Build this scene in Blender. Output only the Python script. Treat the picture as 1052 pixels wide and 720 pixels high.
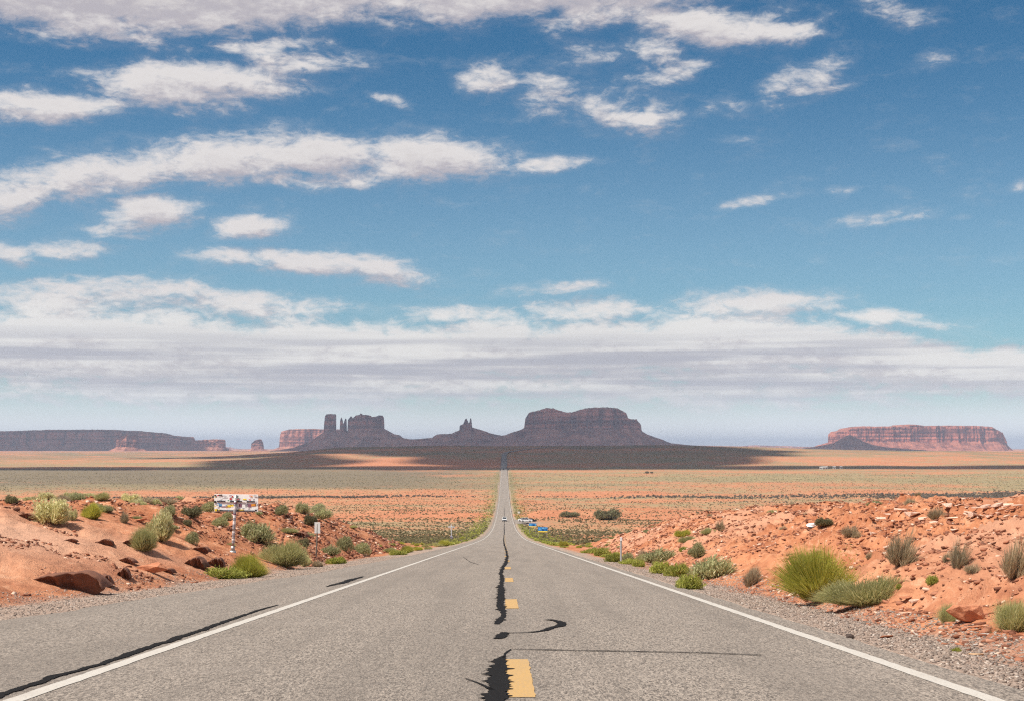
import bpy, bmesh, math, random
import numpy as np
from mathutils import Vector, Matrix
R = math.radians
random.seed(7); RNG = np.random.default_rng(7)
S = bpy.context.scene
COL = S.collection
for o in list(bpy.data.objects): bpy.data.objects.remove(o)

# ------------------------------------------------------------------ camera
F = 1500.0; CX = 518.0; CY = 460.0           # focal length and principal point of the photo (1052 x 720)
cam = bpy.data.cameras.new('camera'); camo = bpy.data.objects.new('camera', cam); COL.objects.link(camo)
cam.sensor_width = 36; cam.sensor_fit = 'HORIZONTAL'; cam.lens = 36*F/1052
cam.shift_x = (526-CX)/1052; cam.shift_y = (CY-360)/1052
cam.clip_start = 0.1; cam.clip_end = 200000
camo.location = (0, 0, 0); camo.rotation_euler = (R(90), 0, 0)
S.camera = camo

# ------------------------------------------------------------------ light
SUN_EL = R(58); SUN_AZ = R(-114)             # azimuth clockwise from +Y: from the left, slightly behind
SUND = Vector((math.sin(SUN_AZ)*math.cos(SUN_EL), math.cos(SUN_AZ)*math.cos(SUN_EL), math.sin(SUN_EL)))
sl = bpy.data.lights.new('sun', 'SUN'); so = bpy.data.objects.new('sun', sl); COL.objects.link(so)
sl.energy = 5.0; sl.angle = R(0.5); sl.color = (1.0, 0.92, 0.80)
so.rotation_euler = SUND.to_track_quat('Z', 'Y').to_euler(); so.location = (-50, -20, 60)
S.view_settings.view_transform = 'Standard'; S.view_settings.look = 'None'
S.view_settings.gamma = 1; S.view_settings.use_curve_mapping = False
S.view_settings.exposure = 0.35
S.cycles.use_denoising = False; S.cycles.filter_width = 1.2

# ------------------------------------------------------------------ world: sky and clouds
W = bpy.data.worlds.new('World'); S.world = W; W.use_nodes = True
nt = W.node_tree; nt.nodes.clear()
def N(t, typ, **kw):
    n = t.nodes.new(typ)
    for k, v in kw.items():
        if k.startswith('i_'): n.inputs[k[2:]].default_value = v
        else: setattr(n, k, v)
    return n
def math_(t, op, a, b=None, c=None, clamp=False):
    n = t.nodes.new('ShaderNodeMath'); n.operation = op; n.use_clamp = clamp
    for i, v in enumerate((a, b, c)):
        if v is None: continue
        if isinstance(v, (int, float)): n.inputs[i].default_value = v
        else: t.links.new(v, n.inputs[i])
    return n.outputs[0]
def maprange(t, v, a, b, c=0.0, d=1.0, smooth=True):
    n = t.nodes.new('ShaderNodeMapRange'); n.interpolation_type = 'SMOOTHSTEP' if smooth else 'LINEAR'
    t.links.new(v, n.inputs[0])
    for i, x in enumerate((a, b, c, d)): n.inputs[i+1].default_value = x
    return n.outputs[0]
def mixc(t, f, a, b, blend='MIX'):
    n = t.nodes.new('ShaderNodeMix'); n.data_type = 'RGBA'; n.blend_type = blend
    for s, v in ((n.inputs[0], f), (n.inputs[6], a), (n.inputs[7], b)):
        if isinstance(v, (int, float)): s.default_value = v
        elif isinstance(v, tuple): s.default_value = (*v[:3], 1)
        else: t.links.new(v, s)
    return n.outputs[2]
def noise(t, vec, scale, detail=4, rough=.55, dist=0, out='Fac'):
    n = t.nodes.new('ShaderNodeTexNoise'); n.inputs['Scale'].default_value = scale
    n.inputs['Detail'].default_value = detail; n.inputs['Roughness'].default_value = rough
    n.inputs['Distortion'].default_value = dist
    if vec is not None: t.links.new(vec, n.inputs['Vector'])
    return n.outputs[out]

def azel(x, y):
    return math.atan((x-CX)/F), math.atan((CY-y)/math.hypot(F, x-CX))
# each cloud bank: centre x, y, half width, half height (1/1500 rad units), tilt degrees, weight
CLOUDS = [(130,-24,440,64,2,1.6),(560,-18,340,44,2,1.4),(735,28,135,26,-6,1.15),(620,12,120,30,0,.9),
 (45,108,100,22,0,1.2),(205,88,150,34,4,1.15),(290,70,85,26,6,.95),(255,46,120,11,2,.75),(350,52,60,18,-20,.62),(395,104,45,10,-15,.66),(120,70,90,14,8,.55),
 (20,200,70,30,22,1.05),(110,180,130,34,10,1.15),(235,165,130,32,6,1.15),(335,160,90,32,-4,1.2),(440,163,105,32,2,1.25),(300,186,190,12,2,.8),
 (150,222,66,20,8,1.15),(120,236,60,12,0,.8),(255,231,58,18,0,1.05),(72,253,48,12,0,.9),(12,257,52,14,-8,.95),
 (300,268,130,17,-3,1.1),(385,274,75,22,-8,1.05),(215,262,50,9,0,.7),
 (505,80,56,22,-10,.92),(562,98,66,34,-20,.78),(640,116,86,36,-8,.74),(650,122,44,14,-4,.9),(688,74,46,18,6,.9),(668,48,44,28,-15,.8),(832,80,62,26,20,.82),(745,110,40,16,0,.60),(610,70,90,40,0,.5),
 (560,173,80,12,2,.80),(775,207,48,9,4,.72),(912,222,62,11,6,.78),(985,220,16,6,0,.6),(862,196,24,6,0,.55),(1045,192,20,9,0,.6),(920,12,60,22,-20,.6),(965,62,32,20,0,.45),(752,140,44,7,0,.5),
 (130,300,120,22,0,.95),(40,305,110,24,0,.95),(250,312,160,22,-2,.95),(550,297,120,8,2,.7),
 (90,356,280,50,0,1.5),(330,364,320,44,0,1.5),(560,360,210,42,0,1.4),(700,352,210,40,2,1.4),(800,358,170,36,-4,1.4),(60,322,120,26,4,.95),(190,318,100,22,0,.9),(300,330,90,20,0,.9),(480,322,80,20,0,.9),(620,318,110,22,2,.95),(780,314,120,24,2,1.0),(905,328,74,13,-6,.95),(950,374,190,36,-6,1.5),(1080,380,160,34,-4,1.5),
 (300,390,480,40,0,1.25),(760,392,480,38,0,1.2),(120,386,260,20,0,.8),(1030,398,60,12,0,.8),(480,425,300,10,0,.4),(100,420,240,12,0,.42)]
g = bpy.data.node_groups.new('cloud_density', 'ShaderNodeTree')
g.interface.new_socket('P', in_out='INPUT', socket_type='NodeSocketVector')
g.interface.new_socket('D', in_out='OUTPUT', socket_type='NodeSocketFloat')
gi = g.nodes.new('NodeGroupInput'); go = g.nodes.new('NodeGroupOutput'); P = gi.outputs[0]
def scaled(t, vec, s, rot=0):
    m = t.nodes.new('ShaderNodeMapping'); t.links.new(vec, m.inputs[0])
    m.inputs['Scale'].default_value = s; m.inputs['Rotation'].default_value = (0, 0, rot); return m.outputs[0]
wv = noise(g, scaled(g, P, (14, 30, 1)), 1.0, 3, .5, out='Color')
wv2 = g.nodes.new('ShaderNodeVectorMath'); wv2.operation = 'SUBTRACT'; g.links.new(wv, wv2.inputs[0]); wv2.inputs[1].default_value = (.5,.5,.5)
wv3 = g.nodes.new('ShaderNodeVectorMath'); wv3.operation = 'MULTIPLY_ADD'; g.links.new(wv2.outputs[0], wv3.inputs[0])
wv3.inputs[1].default_value = (.05, .018, 0); g.links.new(P, wv3.inputs[2])
acc = None
for (x, y, rx, ry, tilt, w) in CLOUDS:
    a, e = azel(x, y)
    m = g.nodes.new('ShaderNodeMapping'); m.vector_type = 'TEXTURE'; g.links.new(wv3.outputs[0], m.inputs[0])
    m.inputs['Location'].default_value = (a, e, 0); m.inputs['Rotation'].default_value = (0, 0, R(tilt)); m.inputs['Scale'].default_value = (rx/F, ry/F, 1)
    l = g.nodes.new('ShaderNodeVectorMath'); l.operation = 'LENGTH'; g.links.new(m.outputs[0], l.inputs[0])
    v = maprange(g, l.outputs[1], 0.15, 1.35, w, 0.0)
    acc = v if acc is None else math_(g, 'SMOOTH_MAX', acc, v, .12)
n1 = noise(g, scaled(g, P, (26, 70, 1), R(8)), 1.0, 9, .62, .35)
n2 = noise(g, scaled(g, P, (90, 190, 1), R(-14)), 1.0, 6, .65, .6)
nn = math_(g, 'ADD', math_(g, 'MULTIPLY', math_(g, 'SUBTRACT', n1, .5), 1.7), math_(g, 'MULTIPLY', math_(g, 'SUBTRACT', n2, .5), .85))
sxg = g.nodes.new('ShaderNodeSeparateXYZ'); g.links.new(P, sxg.inputs[0])      # broken cloud added over the unseen rest of the sky for white fill light
outside = math_(g, 'MAXIMUM', maprange(g, sxg.outputs[1], R(20), R(30)), maprange(g, math_(g, 'ABSOLUTE', sxg.outputs[0]), R(24), R(34)))
wide = noise(g, scaled(g, P, (3.2, 5, 1)), 1.0, 3, .5)
acc = math_(g, 'MAXIMUM', acc, math_(g, 'MULTIPLY', outside, maprange(g, wide, .40, .60, 0, 1.2)))
dd = math_(g, 'ADD', acc, nn)
g.links.new(dd, go.inputs[0])

tc = nt.nodes.new('ShaderNodeTexCoord'); sx = nt.nodes.new('ShaderNodeSeparateXYZ'); nt.links.new(tc.outputs['Generated'], sx.inputs[0])
az = math_(nt, 'ARCTAN2', sx.outputs[0], sx.outputs[1]); el = math_(nt, 'ARCSINE', sx.outputs[2])
cb = nt.nodes.new('ShaderNodeCombineXYZ'); nt.links.new(az, cb.inputs[0]); nt.links.new(el, cb.inputs[1])
def dens(off):
    va = nt.nodes.new('ShaderNodeVectorMath'); va.operation = 'ADD'; nt.links.new(cb.outputs[0], va.inputs[0]); va.inputs[1].default_value = (*off, 0)
    gn = nt.nodes.new('ShaderNodeGroup'); gn.node_tree = g; nt.links.new(va.outputs[0], gn.inputs[0]); return gn.outputs[0]
d0 = dens((0, 0)); d1 = dens((-.006, .0085))
alpha = math_(nt, 'MAXIMUM', maprange(nt, d0, .34, 1.12), maprange(nt, d0, .08, .8, 0, .16))
sky = N(nt, 'ShaderNodeTexSky', sky_type='NISHITA', sun_disc=False)
sky.sun_elevation = SUN_EL; sky.sun_rotation = SUN_AZ; sky.altitude = 1500; sky.air_density = 1.0; sky.dust_density = .6; sky.ozone_density = 2.2
tint = mixc(nt, maprange(nt, el, R(7), R(16.5)), (.62, .82, .82), (.25, .585, .70))
skyc = mixc(nt, 1.0, sky.outputs[0], tint, 'MULTIPLY')
lit = math_(nt, 'SUBTRACT', d0, d1)
litf = maprange(nt, lit, -.42, .38)
ccol = mixc(nt, litf, (.385, .365, .40), (.60, .575, .57))
ccol = mixc(nt, math_(nt, 'MULTIPLY', maprange(nt, el, R(6.2), R(4.8)), math_(nt, 'ADD', .42, math_(nt, 'MULTIPLY', litf, .58))), ccol, (.655, .645, .63))
thick = math_(nt, 'MULTIPLY', maprange(nt, d0, 1.1, 1.9), maprange(nt, el, R(6), R(9)))
ccol = mixc(nt, math_(nt, 'MULTIPLY', thick, .45), ccol, (.40, .37, .38))
stk = noise(nt, scaled(nt, cb.outputs[0], (5, 130, 1)), 1.0, 4, .5, .2)   # grey streaks of the low deck
low = math_(nt, 'MULTIPLY', maprange(nt, el, R(5.0), R(3.5)), maprange(nt, el, R(.8), R(2.0)))
ccol = mixc(nt, math_(nt, 'MULTIPLY', math_(nt, 'MULTIPLY', low, maprange(nt, stk, .34, .64)), .95), ccol, (.385, .39, .435))
b1 = nt.nodes.new('ShaderNodeBackground'); nt.links.new(skyc, b1.inputs[0]); b1.inputs[1].default_value = .088
b2 = nt.nodes.new('ShaderNodeBackground'); nt.links.new(ccol, b2.inputs[0]); b2.inputs[1].default_value = 1.0
hz = nt.nodes.new('ShaderNodeBackground'); nt.links.new(mixc(nt, maprange(nt, el, R(2.4), R(.4)), (.60, .645, .685), (.86, .87, .885)), hz.inputs[0]); hz.inputs[1].default_value = 1.0
ms = nt.nodes.new('ShaderNodeMixShader'); nt.links.new(alpha, ms.inputs[0]); nt.links.new(b1.outputs[0], ms.inputs[1]); nt.links.new(b2.outputs[0], ms.inputs[2])
mh = nt.nodes.new('ShaderNodeMixShader'); nt.links.new(maprange(nt, el, R(3.0), R(.6), 0, .85), mh.inputs[0])
nt.links.new(ms.outputs[0], mh.inputs[1]); nt.links.new(hz.outputs[0], mh.inputs[2])
wo = nt.nodes.new('ShaderNodeOutputWorld'); nt.links.new(mh.outputs[0], wo.inputs[0])

# ------------------------------------------------------------------ helpers
def tag(o, label=None, cat=None, group=None, kind=None):
    if label: o['label'] = label
    if cat: o['category'] = cat
    if group: o['group'] = group
    if kind: o['kind'] = kind
    return o
def link(name, me, parent=None, mat=None):
    o = bpy.data.objects.new(name, me); COL.objects.link(o)
    if parent: o.parent = parent
    if mat and not me.materials: me.materials.append(mat)
    return o
def empty(name, loc, rz=0):
    o = bpy.data.objects.new(name, None); COL.objects.link(o); o.location = loc; o.rotation_euler = (0, 0, rz); o.empty_display_size = .2; return o
def mesh_np(name, v, f, mat=None, smooth=False, attrs=None):
    """v: (n,3); f: (m,k) all faces with k corners"""
    me = bpy.data.meshes.new(name); v = np.asarray(v, np.float32); f = np.asarray(f, np.int32); k = f.shape[1]
    me.vertices.add(len(v)); me.vertices.foreach_set('co', v.ravel())
    me.loops.add(f.size); me.loops.foreach_set('vertex_index', f.ravel())
    me.polygons.add(len(f)); me.polygons.foreach_set('loop_start', np.arange(0, f.size, k, dtype=np.int32))
    try: me.polygons.foreach_set('loop_total', np.full(len(f), k, np.int32))
    except Exception: pass
    if smooth: me.polygons.foreach_set('use_smooth', np.ones(len(f), bool))
    for n, a in (attrs or {}).items():
        at = me.attributes.new(n, 'FLOAT', 'POINT'); at.data.foreach_set('value', np.asarray(a, np.float32).ravel())
    me.update(calc_edges=True); me.validate()
    if mat: me.materials.append(mat)
    return me
def bm_mesh(bm, name, mat=None, smooth=False):
    bmesh.ops.recalc_face_normals(bm, faces=bm.faces)
    me = bpy.data.meshes.new(name); bm.to_mesh(me); bm.free()
    if mat: me.materials.append(mat)
    if smooth:
        for p in me.polygons: p.use_smooth = True
    return me
def add_box(bm, c, s, rot=None, bev=0.0):
    r = bmesh.ops.create_cube(bm, size=1); vs = r['verts']
    M = Matrix.Translation(c) @ (rot.to_4x4() if rot else Matrix()) @ Matrix.Diagonal((*s, 1))
    bmesh.ops.transform(bm, matrix=M, verts=vs)
    if bev:
        es = list({e for v in vs for e in v.link_edges})
        bmesh.ops.bevel(bm, geom=es, offset=bev, segments=2, affect='EDGES', profile=.5)
def add_cyl(bm, a, b, r0, r1=None, seg=10):
    a = Vector(a); b = Vector(b); d = b-a
    r = bmesh.ops.create_cone(bm, cap_ends=True, segments=seg, radius1=r0, radius2=r0 if r1 is None else r1, depth=d.length)
    bmesh.ops.transform(bm, matrix=Matrix.Translation((a+b)/2) @ d.to_track_quat('Z', 'Y').to_matrix().to_4x4(), verts=r['verts'])

def _h(ix, iy, s):
    n = (ix.astype(np.int64)*374761393 + iy.astype(np.int64)*668265263 + s*974711) & 0x7fffffff
    n = ((n ^ (n >> 13))*1274126177) & 0x7fffffff
    return ((n ^ (n >> 16)) & 0xffff)/65535.0
def vn(x, y, s=0):
    x = np.asarray(x, float); y = np.asarray(y, float)
    ix = np.floor(x); iy = np.floor(y); fx = x-ix; fy = y-iy
    fx = fx*fx*fx*(fx*(fx*6-15)+10); fy = fy*fy*fy*(fy*(fy*6-15)+10)
    a = _h(ix, iy, s); b = _h(ix+1, iy, s); c = _h(ix, iy+1, s); d = _h(ix+1, iy+1, s)
    return (a+(b-a)*fx + (c-a)*fy + (a-b-c+d)*fx*fy)*2-1
def fbm(x, y, o=4, s=0, g=.5):
    t = 0; a = 1; n = 0
    for k in range(o):
        t = t + a*vn(x*2**k+k*17.3, y*2**k-k*9.1, s+k); n += a; a *= g
    return t/n
def sst(a, b, x):
    t = np.clip((np.asarray(x, float)-a)/(b-a), 0, 1); return t*t*(3-2*t)
def pchip(pts):
    X = np.array([p[0] for p in pts], float); Y = np.array([p[1] for p in pts], float)
    h = np.diff(X); dl = np.diff(Y)/h; m = np.zeros(len(X)); m[0] = dl[0]; m[-1] = dl[-1]
    for i in range(1, len(X)-1):
        if dl[i-1]*dl[i] > 0:
            w1 = 2*h[i]+h[i-1]; w2 = h[i]+2*h[i-1]; m[i] = (w1+w2)/(w1/dl[i-1]+w2/dl[i])
    def f(x):
        x = np.asarray(x, float); xc = np.clip(x, X[0], X[-1]); i = np.clip(np.searchsorted(X, xc)-1, 0, len(X)-2)
        t = (xc-X[i])/h[i]; t2 = t*t; t3 = t2*t
        return (2*t3-3*t2+1)*Y[i] + (t3-2*t2+t)*h[i]*m[i] + (-2*t3+3*t2)*Y[i+1] + (t3-t2)*h[i]*m[i+1]
    return f
def lin(pts):
    X = [p[0] for p in pts]; Y = [p[1] for p in pts]
    return lambda x: np.interp(x, X, Y)

# ------------------------------------------------------------------ the lie of the land (camera at height 0)
PLAIN = pchip([(-20000, 60), (-400, 20), (-100, 4.56), (0, -1.24), (100, -7.04), (185, -11.97), (257, -16.0), (372, -21.7), (491, -26.7), (614, -30.5), (783, -34.6), (1149, -38.5), (1460, -35.8),
               (1800, -32.6), (2037, -30.5), (2400, -27), (3000, -20), (6000, -16), (10000, -17), (40000, -18)])
CREST = lin([(-1500, -20), (-640, -20), (-520, -15), (-435, -9), (-325, 2), (-110, 5), (350, 5), (545, 1), (700, -3), (1000, -7), (1600, -11), (3000, -16)])
FF = pchip([(2030, 0), (2250, .12), (2450, .42), (2550, .55), (2750, .8), (2900, 1), (3200, .85), (4200, 0)])
CXR = pchip([(-100, 0), (2480, 0), (2560, 3), (2680, 32), (2900, 120), (3200, 260)])
PEL = lin([(-40, 7.4), (20, 7.2), (46, 5.8), (80, 5.1), (120, 4.8), (300, 4.5)])
PER = 4.05
TOEL = lambda y: PEL(y) + lin([(0, 1.9), (60, 2.1), (150, 4.5)])(y)
HL = pchip([(-40, 2.0), (20, 1.8), (40, 2.02), (60, 2.55), (90, 3.0), (112, 2.45), (140, 1.1), (165, .2), (190, 0)])
WL = lin([(20, 9), (40, 8), (60, 7.5), (90, 7), (150, 5)])
TOER = lin([(-40, 5.3), (20, 5.4), (40, 5.7), (60, 6.3), (100, 7.3), (150, 8.3)])
HR = pchip([(-40, 2.4), (20, 2.3), (40, 2.1), (60, 2.4), (90, 2.75), (125, 2.6), (145, 1.3), (163, .1), (190, 0)])
def base_z(x, y):
    p = PLAIN(y); return p + (CREST(x)-p)*FF(y)*(np.asarray(y) > 2030)
def road_z(y): return base_z(CXR(y), y)
def bank_s(s):
    s = np.clip(s, 0, 1); return s*(1.55-.55*s) if False else (1-(1-s)**1.6)
def H(x, y, paved=True):
    x = np.asarray(x, float); y = np.asarray(y, float); x, y = np.broadcast_arrays(x, y)
    d = x-CXR(y); z = base_z(x, y).copy(); ad = np.abs(d)
    z += np.where(y > 130, sst(8, 90, ad)*sst(150, 420, y)*(fbm(x/130, y/130, 3, 5)*1.5 + fbm(x/23, y/23, 2, 9)*.35), 0)*(1-sst(1500, 2000, y)*.4)
    z += sst(2100, 2700, y)*(1-sst(3800, 5000, y))*sst(15, 120, ad)*fbm(x/160, y/220, 4, 31)*2.0
    z += sst(3500, 6000, y)*fbm(x/900, y/900, 3, 41)*3
    # low eroded cut beside the dirt road at the valley turnout
    ber = sst(8, 20, d)*(1-sst(60, 120, d))*np.exp(-((y-742-d*.9)/16.)**2)*2.6; z += ber
    ber2 = sst(8, 14, -d)*(1-sst(20, 60, -d))*np.exp(-((y-735)/14.)**2)*1.6; z += ber2
    near = y < 200
    tl = TOEL(y); dl = -d-tl; sL = dl/WL(y); bl = HL(y)*bank_s(sL)
    tr = TOER(y); dr = d-tr; sR = dr/9.; br = HR(y)*bank_s(sR)
    bank = np.where(near, np.where(d < 0, bl, br), 0)
    m = np.where(d < 0, sst(0, 1.6, dl), sst(0, 1.6, dr))*(1-sst(160, 230, y))
    rough = fbm(x/4.2, y/4.2, 3, 1)*.34 + fbm(x/1.1, y/1.1, 3, 3)*.10
    rg = (1-np.abs(fbm((x+y*.25)/1.6, (y*.9-x*.3)/4.5, 3, 12)))**2
    rough = rough + np.where(d > 0, (rg-.6)*.46 + .10*fbm(x/.45, y/.8, 3, 8) + .10*(1-np.abs(fbm((x+.4*y)/.7, (y-.5*x)/1.6, 2, 19))*2)**2, (rg-.6)*.14*sst(40, 60, y) + .09*fbm(x/.55, y/.7, 3, 8))
    z = z + bank + m*rough
    st = .42; q = (z + .20*x + PLAIN(0)*0 + .058*y)/st; fr = q-np.floor(q)            # thin bedding ledges
    z = z + m*np.where(d > 0, .20, .15)*(sst(.55, .95, fr)-fr)*sst(.15, .5, np.where(d < 0, sL, sR))
    # shoulders: fall slightly away from the pavement edge
    pe = np.where(d < 0, PEL(y), PER); out = ad-pe
    z = z - .02 - .035*np.clip(out, 0, 1.5) - np.where(y > 150, sst(150, 260, y)*.5*sst(.8, 5, out)*(1-sst(1900, 2050, y)), 0)
    if paved: z = z - (1-sst(-.15, .12 + y*.0006, out))*(.10 + np.clip(y, 0, 3000)*.0006)
    return z
def hz1(x, y): return float(H(np.array([x]), np.array([y]))[0])
TT = np.concatenate([np.arange(6, 60, .06), np.geomspace(60, 3500, 2400)])
def ground_at(px, py):
    """where the sight line through a pixel of the photo meets the land"""
    x = (px-CX)/F*TT; z = (CY-py)/F*TT; h = H(x, TT); i = np.argmax(h >= z)
    if h[i] < z[i]: i = -1
    return float(x[i]), float(TT[i]), float(h[i])
def p2r(px, py):
    Z = 1.24*F/(py-547.0); return ((px-CX)/F*Z, Z)

# ------------------------------------------------------------------ materials
def mat(name):
    m = bpy.data.materials.new(name); m.use_nodes = True; t = m.node_tree; b = t.nodes['Principled BSDF']
    b.inputs['Specular IOR Level'].default_value = .25; b.inputs['Roughness'].default_value = .85
    return m, t, b
def objco(t): return t.nodes.new('ShaderNodeTexCoord').outputs['Object']
def bump(t, b, h, s=.5, d=.02):
    n = t.nodes.new('ShaderNodeBump'); n.inputs['Strength'].default_value = s; n.inputs['Distance'].default_value = d
    t.links.new(h, n.inputs['Height']); t.links.new(n.outputs[0], b.inputs['Normal'])
def simple(name, col, rough=.6, metal=0, var=.12, scale=6, spec=.3):
    m, t, b = mat(name); n = noise(t, objco(t), scale, 5)
    c = mixc(t, n, tuple(x*(1-var) for x in col), tuple(min(1, x*(1+var)) for x in col)); t.links.new(c, b.inputs['Base Color'])
    b.inputs['Roughness'].default_value = rough; b.inputs['Metallic'].default_value = metal; b.inputs['Specular IOR Level'].default_value = spec
    return m
def attr(t, n):
    a = t.nodes.new('ShaderNodeAttribute'); a.attribute_name = n; return a.outputs['Fac']

def ground_mat():
    m, t, b = mat('desert_ground'); oc = objco(t)
    nL = noise(t, oc, .035, 5); nM = noise(t, oc, .45, 6, .6); nF = noise(t, oc, 5.0, 6, .65); nG = noise(t, oc, 30, 3)
    soil = mixc(t, maprange(t, nM, .35, .66), (.37, .132, .064), (.55, .24, .125))
    soil = mixc(t, math_(t, 'MULTIPLY', maprange(t, nL, .45, .7), .5), soil, (.57, .27, .145))
    soil = mixc(t, math_(t, 'MULTIPLY', maprange(t, nF, .50, .72), .55), soil, (.60, .34, .215))
    soil = mixc(t, math_(t, 'MULTIPLY', maprange(t, nF, .48, .30), .5), soil, (.25, .085, .042))
    nS = noise(t, scaled(t, oc, (1.1, .55, 1.6), .5), 1.6, 6, .72, .8)
    soil = mixc(t, math_(t, 'MULTIPLY', maprange(t, nS, .50, .66), .75), soil, (.27, .088, .042))
    soil = mixc(t, math_(t, 'MULTIPLY', maprange(t, nS, .46, .34), .65), soil, (.66, .37, .235))
    soil = mixc(t, attr(t, 'pale'), soil, (.60, .36, .25))
    vor = t.nodes.new('ShaderNodeTexVoronoi'); t.links.new(oc, vor.inputs['Vector']); vor.inputs['Scale'].default_value = 26
    sepv = t.nodes.new('ShaderNodeSeparateXYZ'); t.links.new(vor.outputs['Color'], sepv.inputs[0])
    grav = mixc(t, sepv.outputs[0], (.22, .175, .145), (.66, .55, .465))
    grav = mixc(t, math_(t, 'MULTIPLY', maprange(t, vor.outputs['Distance'], .25, .6), .6), grav, (.16, .125, .105))
    grav = mixc(t, math_(t, 'MULTIPLY', nM, .45), grav, (.42, .26, .19))
    n3 = noise(t, oc, .9, 4, .6); n4 = noise(t, oc, .16, 5, .65)
    scr = mixc(t, maprange(t, n4, .35, .65), (.235, .182, .10), (.335, .275, .155))
    scr = mixc(t, maprange(t, n3, .55, .75), scr, (.15, .122, .072))
    scr = mixc(t, math_(t, 'MULTIPLY', attr(t, 'dense'), .8), scr, (.155, .125, .092)); s = attr(t, 'scrub')
    th = math_(t, 'SUBTRACT', math_(t, 'ADD', s, math_(t, 'MULTIPLY', math_(t, 'SUBTRACT', n4, .5), 1.6)), math_(t, 'MULTIPLY', math_(t, 'SUBTRACT', n3, .5), 1.0))
    c = mixc(t, maprange(t, th, .28, .78), soil, scr)
    c = mixc(t, attr(t, 'gravel'), c, grav)
    t.links.new(c, b.inputs['Base Color']); b.inputs['Roughness'].default_value = .95; b.inputs['Specular IOR Level'].default_value = .1
    hh = math_(t, 'ADD', math_(t, 'MULTIPLY', nF, 1.0), math_(t, 'MULTIPLY', nG, .35)); bump(t, b, hh, .9, .09)
    return m
def asphalt_mat():
    m, t, b = mat('worn_asphalt'); oc = objco(t); ag = scaled(t, oc, (1, .22, 1))      # grain stretched along the lane to offset foreshortening
    vor = t.nodes.new('ShaderNodeTexVoronoi'); t.links.new(ag, vor.inputs['Vector']); vor.inputs['Scale'].default_value = 120
    sp = t.nodes.new('ShaderNodeSeparateXYZ'); t.links.new(vor.outputs['Color'], sp.inputs[0])
    big = noise(t, oc, .5, 5, .6); st = noise(t, scaled(t, oc, (1.3, .035, 1)), 1.0, 4, .55); mid = noise(t, oc, 14, 4, .7)
    v2 = t.nodes.new('ShaderNodeTexVoronoi'); t.links.new(ag, v2.inputs['Vector']); v2.inputs['Scale'].default_value = 62
    s2 = t.nodes.new('ShaderNodeSeparateXYZ'); t.links.new(v2.outputs['Color'], s2.inputs[0]); gr = noise(t, ag, 55, 4, .85)
    q = math_(t, 'ADD', math_(t, 'MULTIPLY', sp.outputs[0], .5), math_(t, 'MULTIPLY', s2.outputs[1], .5))
    q = math_(t, 'ADD', q, math_(t, 'MULTIPLY', math_(t, 'SUBTRACT', gr, .5), 1.5))
    c = mixc(t, maprange(t, q, .1, .9, 0, 1, False), (.085, .073, .065), (.425, .365, .312))
    c = mixc(t, math_(t, 'MULTIPLY', maprange(t, st, .42, .66), .42), c, (.17, .147, .128))     # wheel tracks and drips
    c = mixc(t, math_(t, 'MULTIPLY', maprange(t, big, .5, .75), .28), c, (.32, .277, .243))
    t.links.new(c, b.inputs['Base Color']); b.inputs['Roughness'].default_value = .85; bump(t, b, math_(t, 'ADD', vor.outputs['Distance'], gr), .6, .015)
    return m
def paint_mat(name, a, bb):
    m, t, b = mat(name); oc = objco(t); n = noise(t, oc, 30, 6, .7); n2 = noise(t, scaled(t, oc, (1, .2, 1)), 3, 4)
    c = mixc(t, maprange(t, n, .35, .6), bb, a); c = mixc(t, math_(t, 'MULTIPLY', maprange(t, n2, .5, .75), .4), c, bb)
    c = mixc(t, math_(t, 'MULTIPLY', maprange(t, n, .53, .66), .75), c, (.25, .22, .2))
    t.links.new(c, b.inputs['Base Color']); b.inputs['Roughness'].default_value = .7; return m
def rock_mat(name, a, bb, cc, sc=2.0):
    m, t, b = mat(name); oc = objco(t)
    oi = t.nodes.new('ShaderNodeObjectInfo'); n = noise(t, oc, sc, 6, .65); n2 = noise(t, scaled(t, oc, (1, 1, 6)), sc*1.2, 5, .6)
    c = mixc(t, maprange(t, n, .3, .7), a, bb); c = mixc(t, math_(t, 'MULTIPLY', maprange(t, n2, .5, .7), .6), c, cc)
    c = mixc(t, math_(t, 'MULTIPLY', oi.outputs['Random'], .4), c, tuple(x*1.3 for x in bb))
    t.links.new(c, b.inputs['Base Color']); bump(t, b, n, .8, .05); return m
def leaf_mat(name, a, bb, cc):
    m, t, b = mat(name); s = attr(t, 'shade'); oi = t.nodes.new('ShaderNodeObjectInfo')
    c = mixc(t, s, a, bb); c = mixc(t, maprange(t, s, .82, .95), c, cc)
    hs = t.nodes.new('ShaderNodeHueSaturation'); t.links.new(c, hs.inputs['Color']); t.links.new(maprange(t, oi.outputs['Random'], 0, 1, .8, 1.2, False), hs.inputs['Value'])
    t.links.new(hs.outputs[0], b.inputs['Base Color']); b.inputs['Roughness'].default_value = .75; b.inputs['Specular IOR Level'].default_value = .15
    tr = t.nodes.new('ShaderNodeBsdfTranslucent'); t.links.new(hs.outputs[0], tr.inputs[0]); mx = t.nodes.new('ShaderNodeMixShader'); mx.inputs[0].default_value = .42
    t.links.new(b.outputs[0], mx.inputs[1]); t.links.new(tr.outputs[0], mx.inputs[2]); t.links.new(mx.outputs[0], t.nodes['Material Output'].inputs[0]); return m
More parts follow.
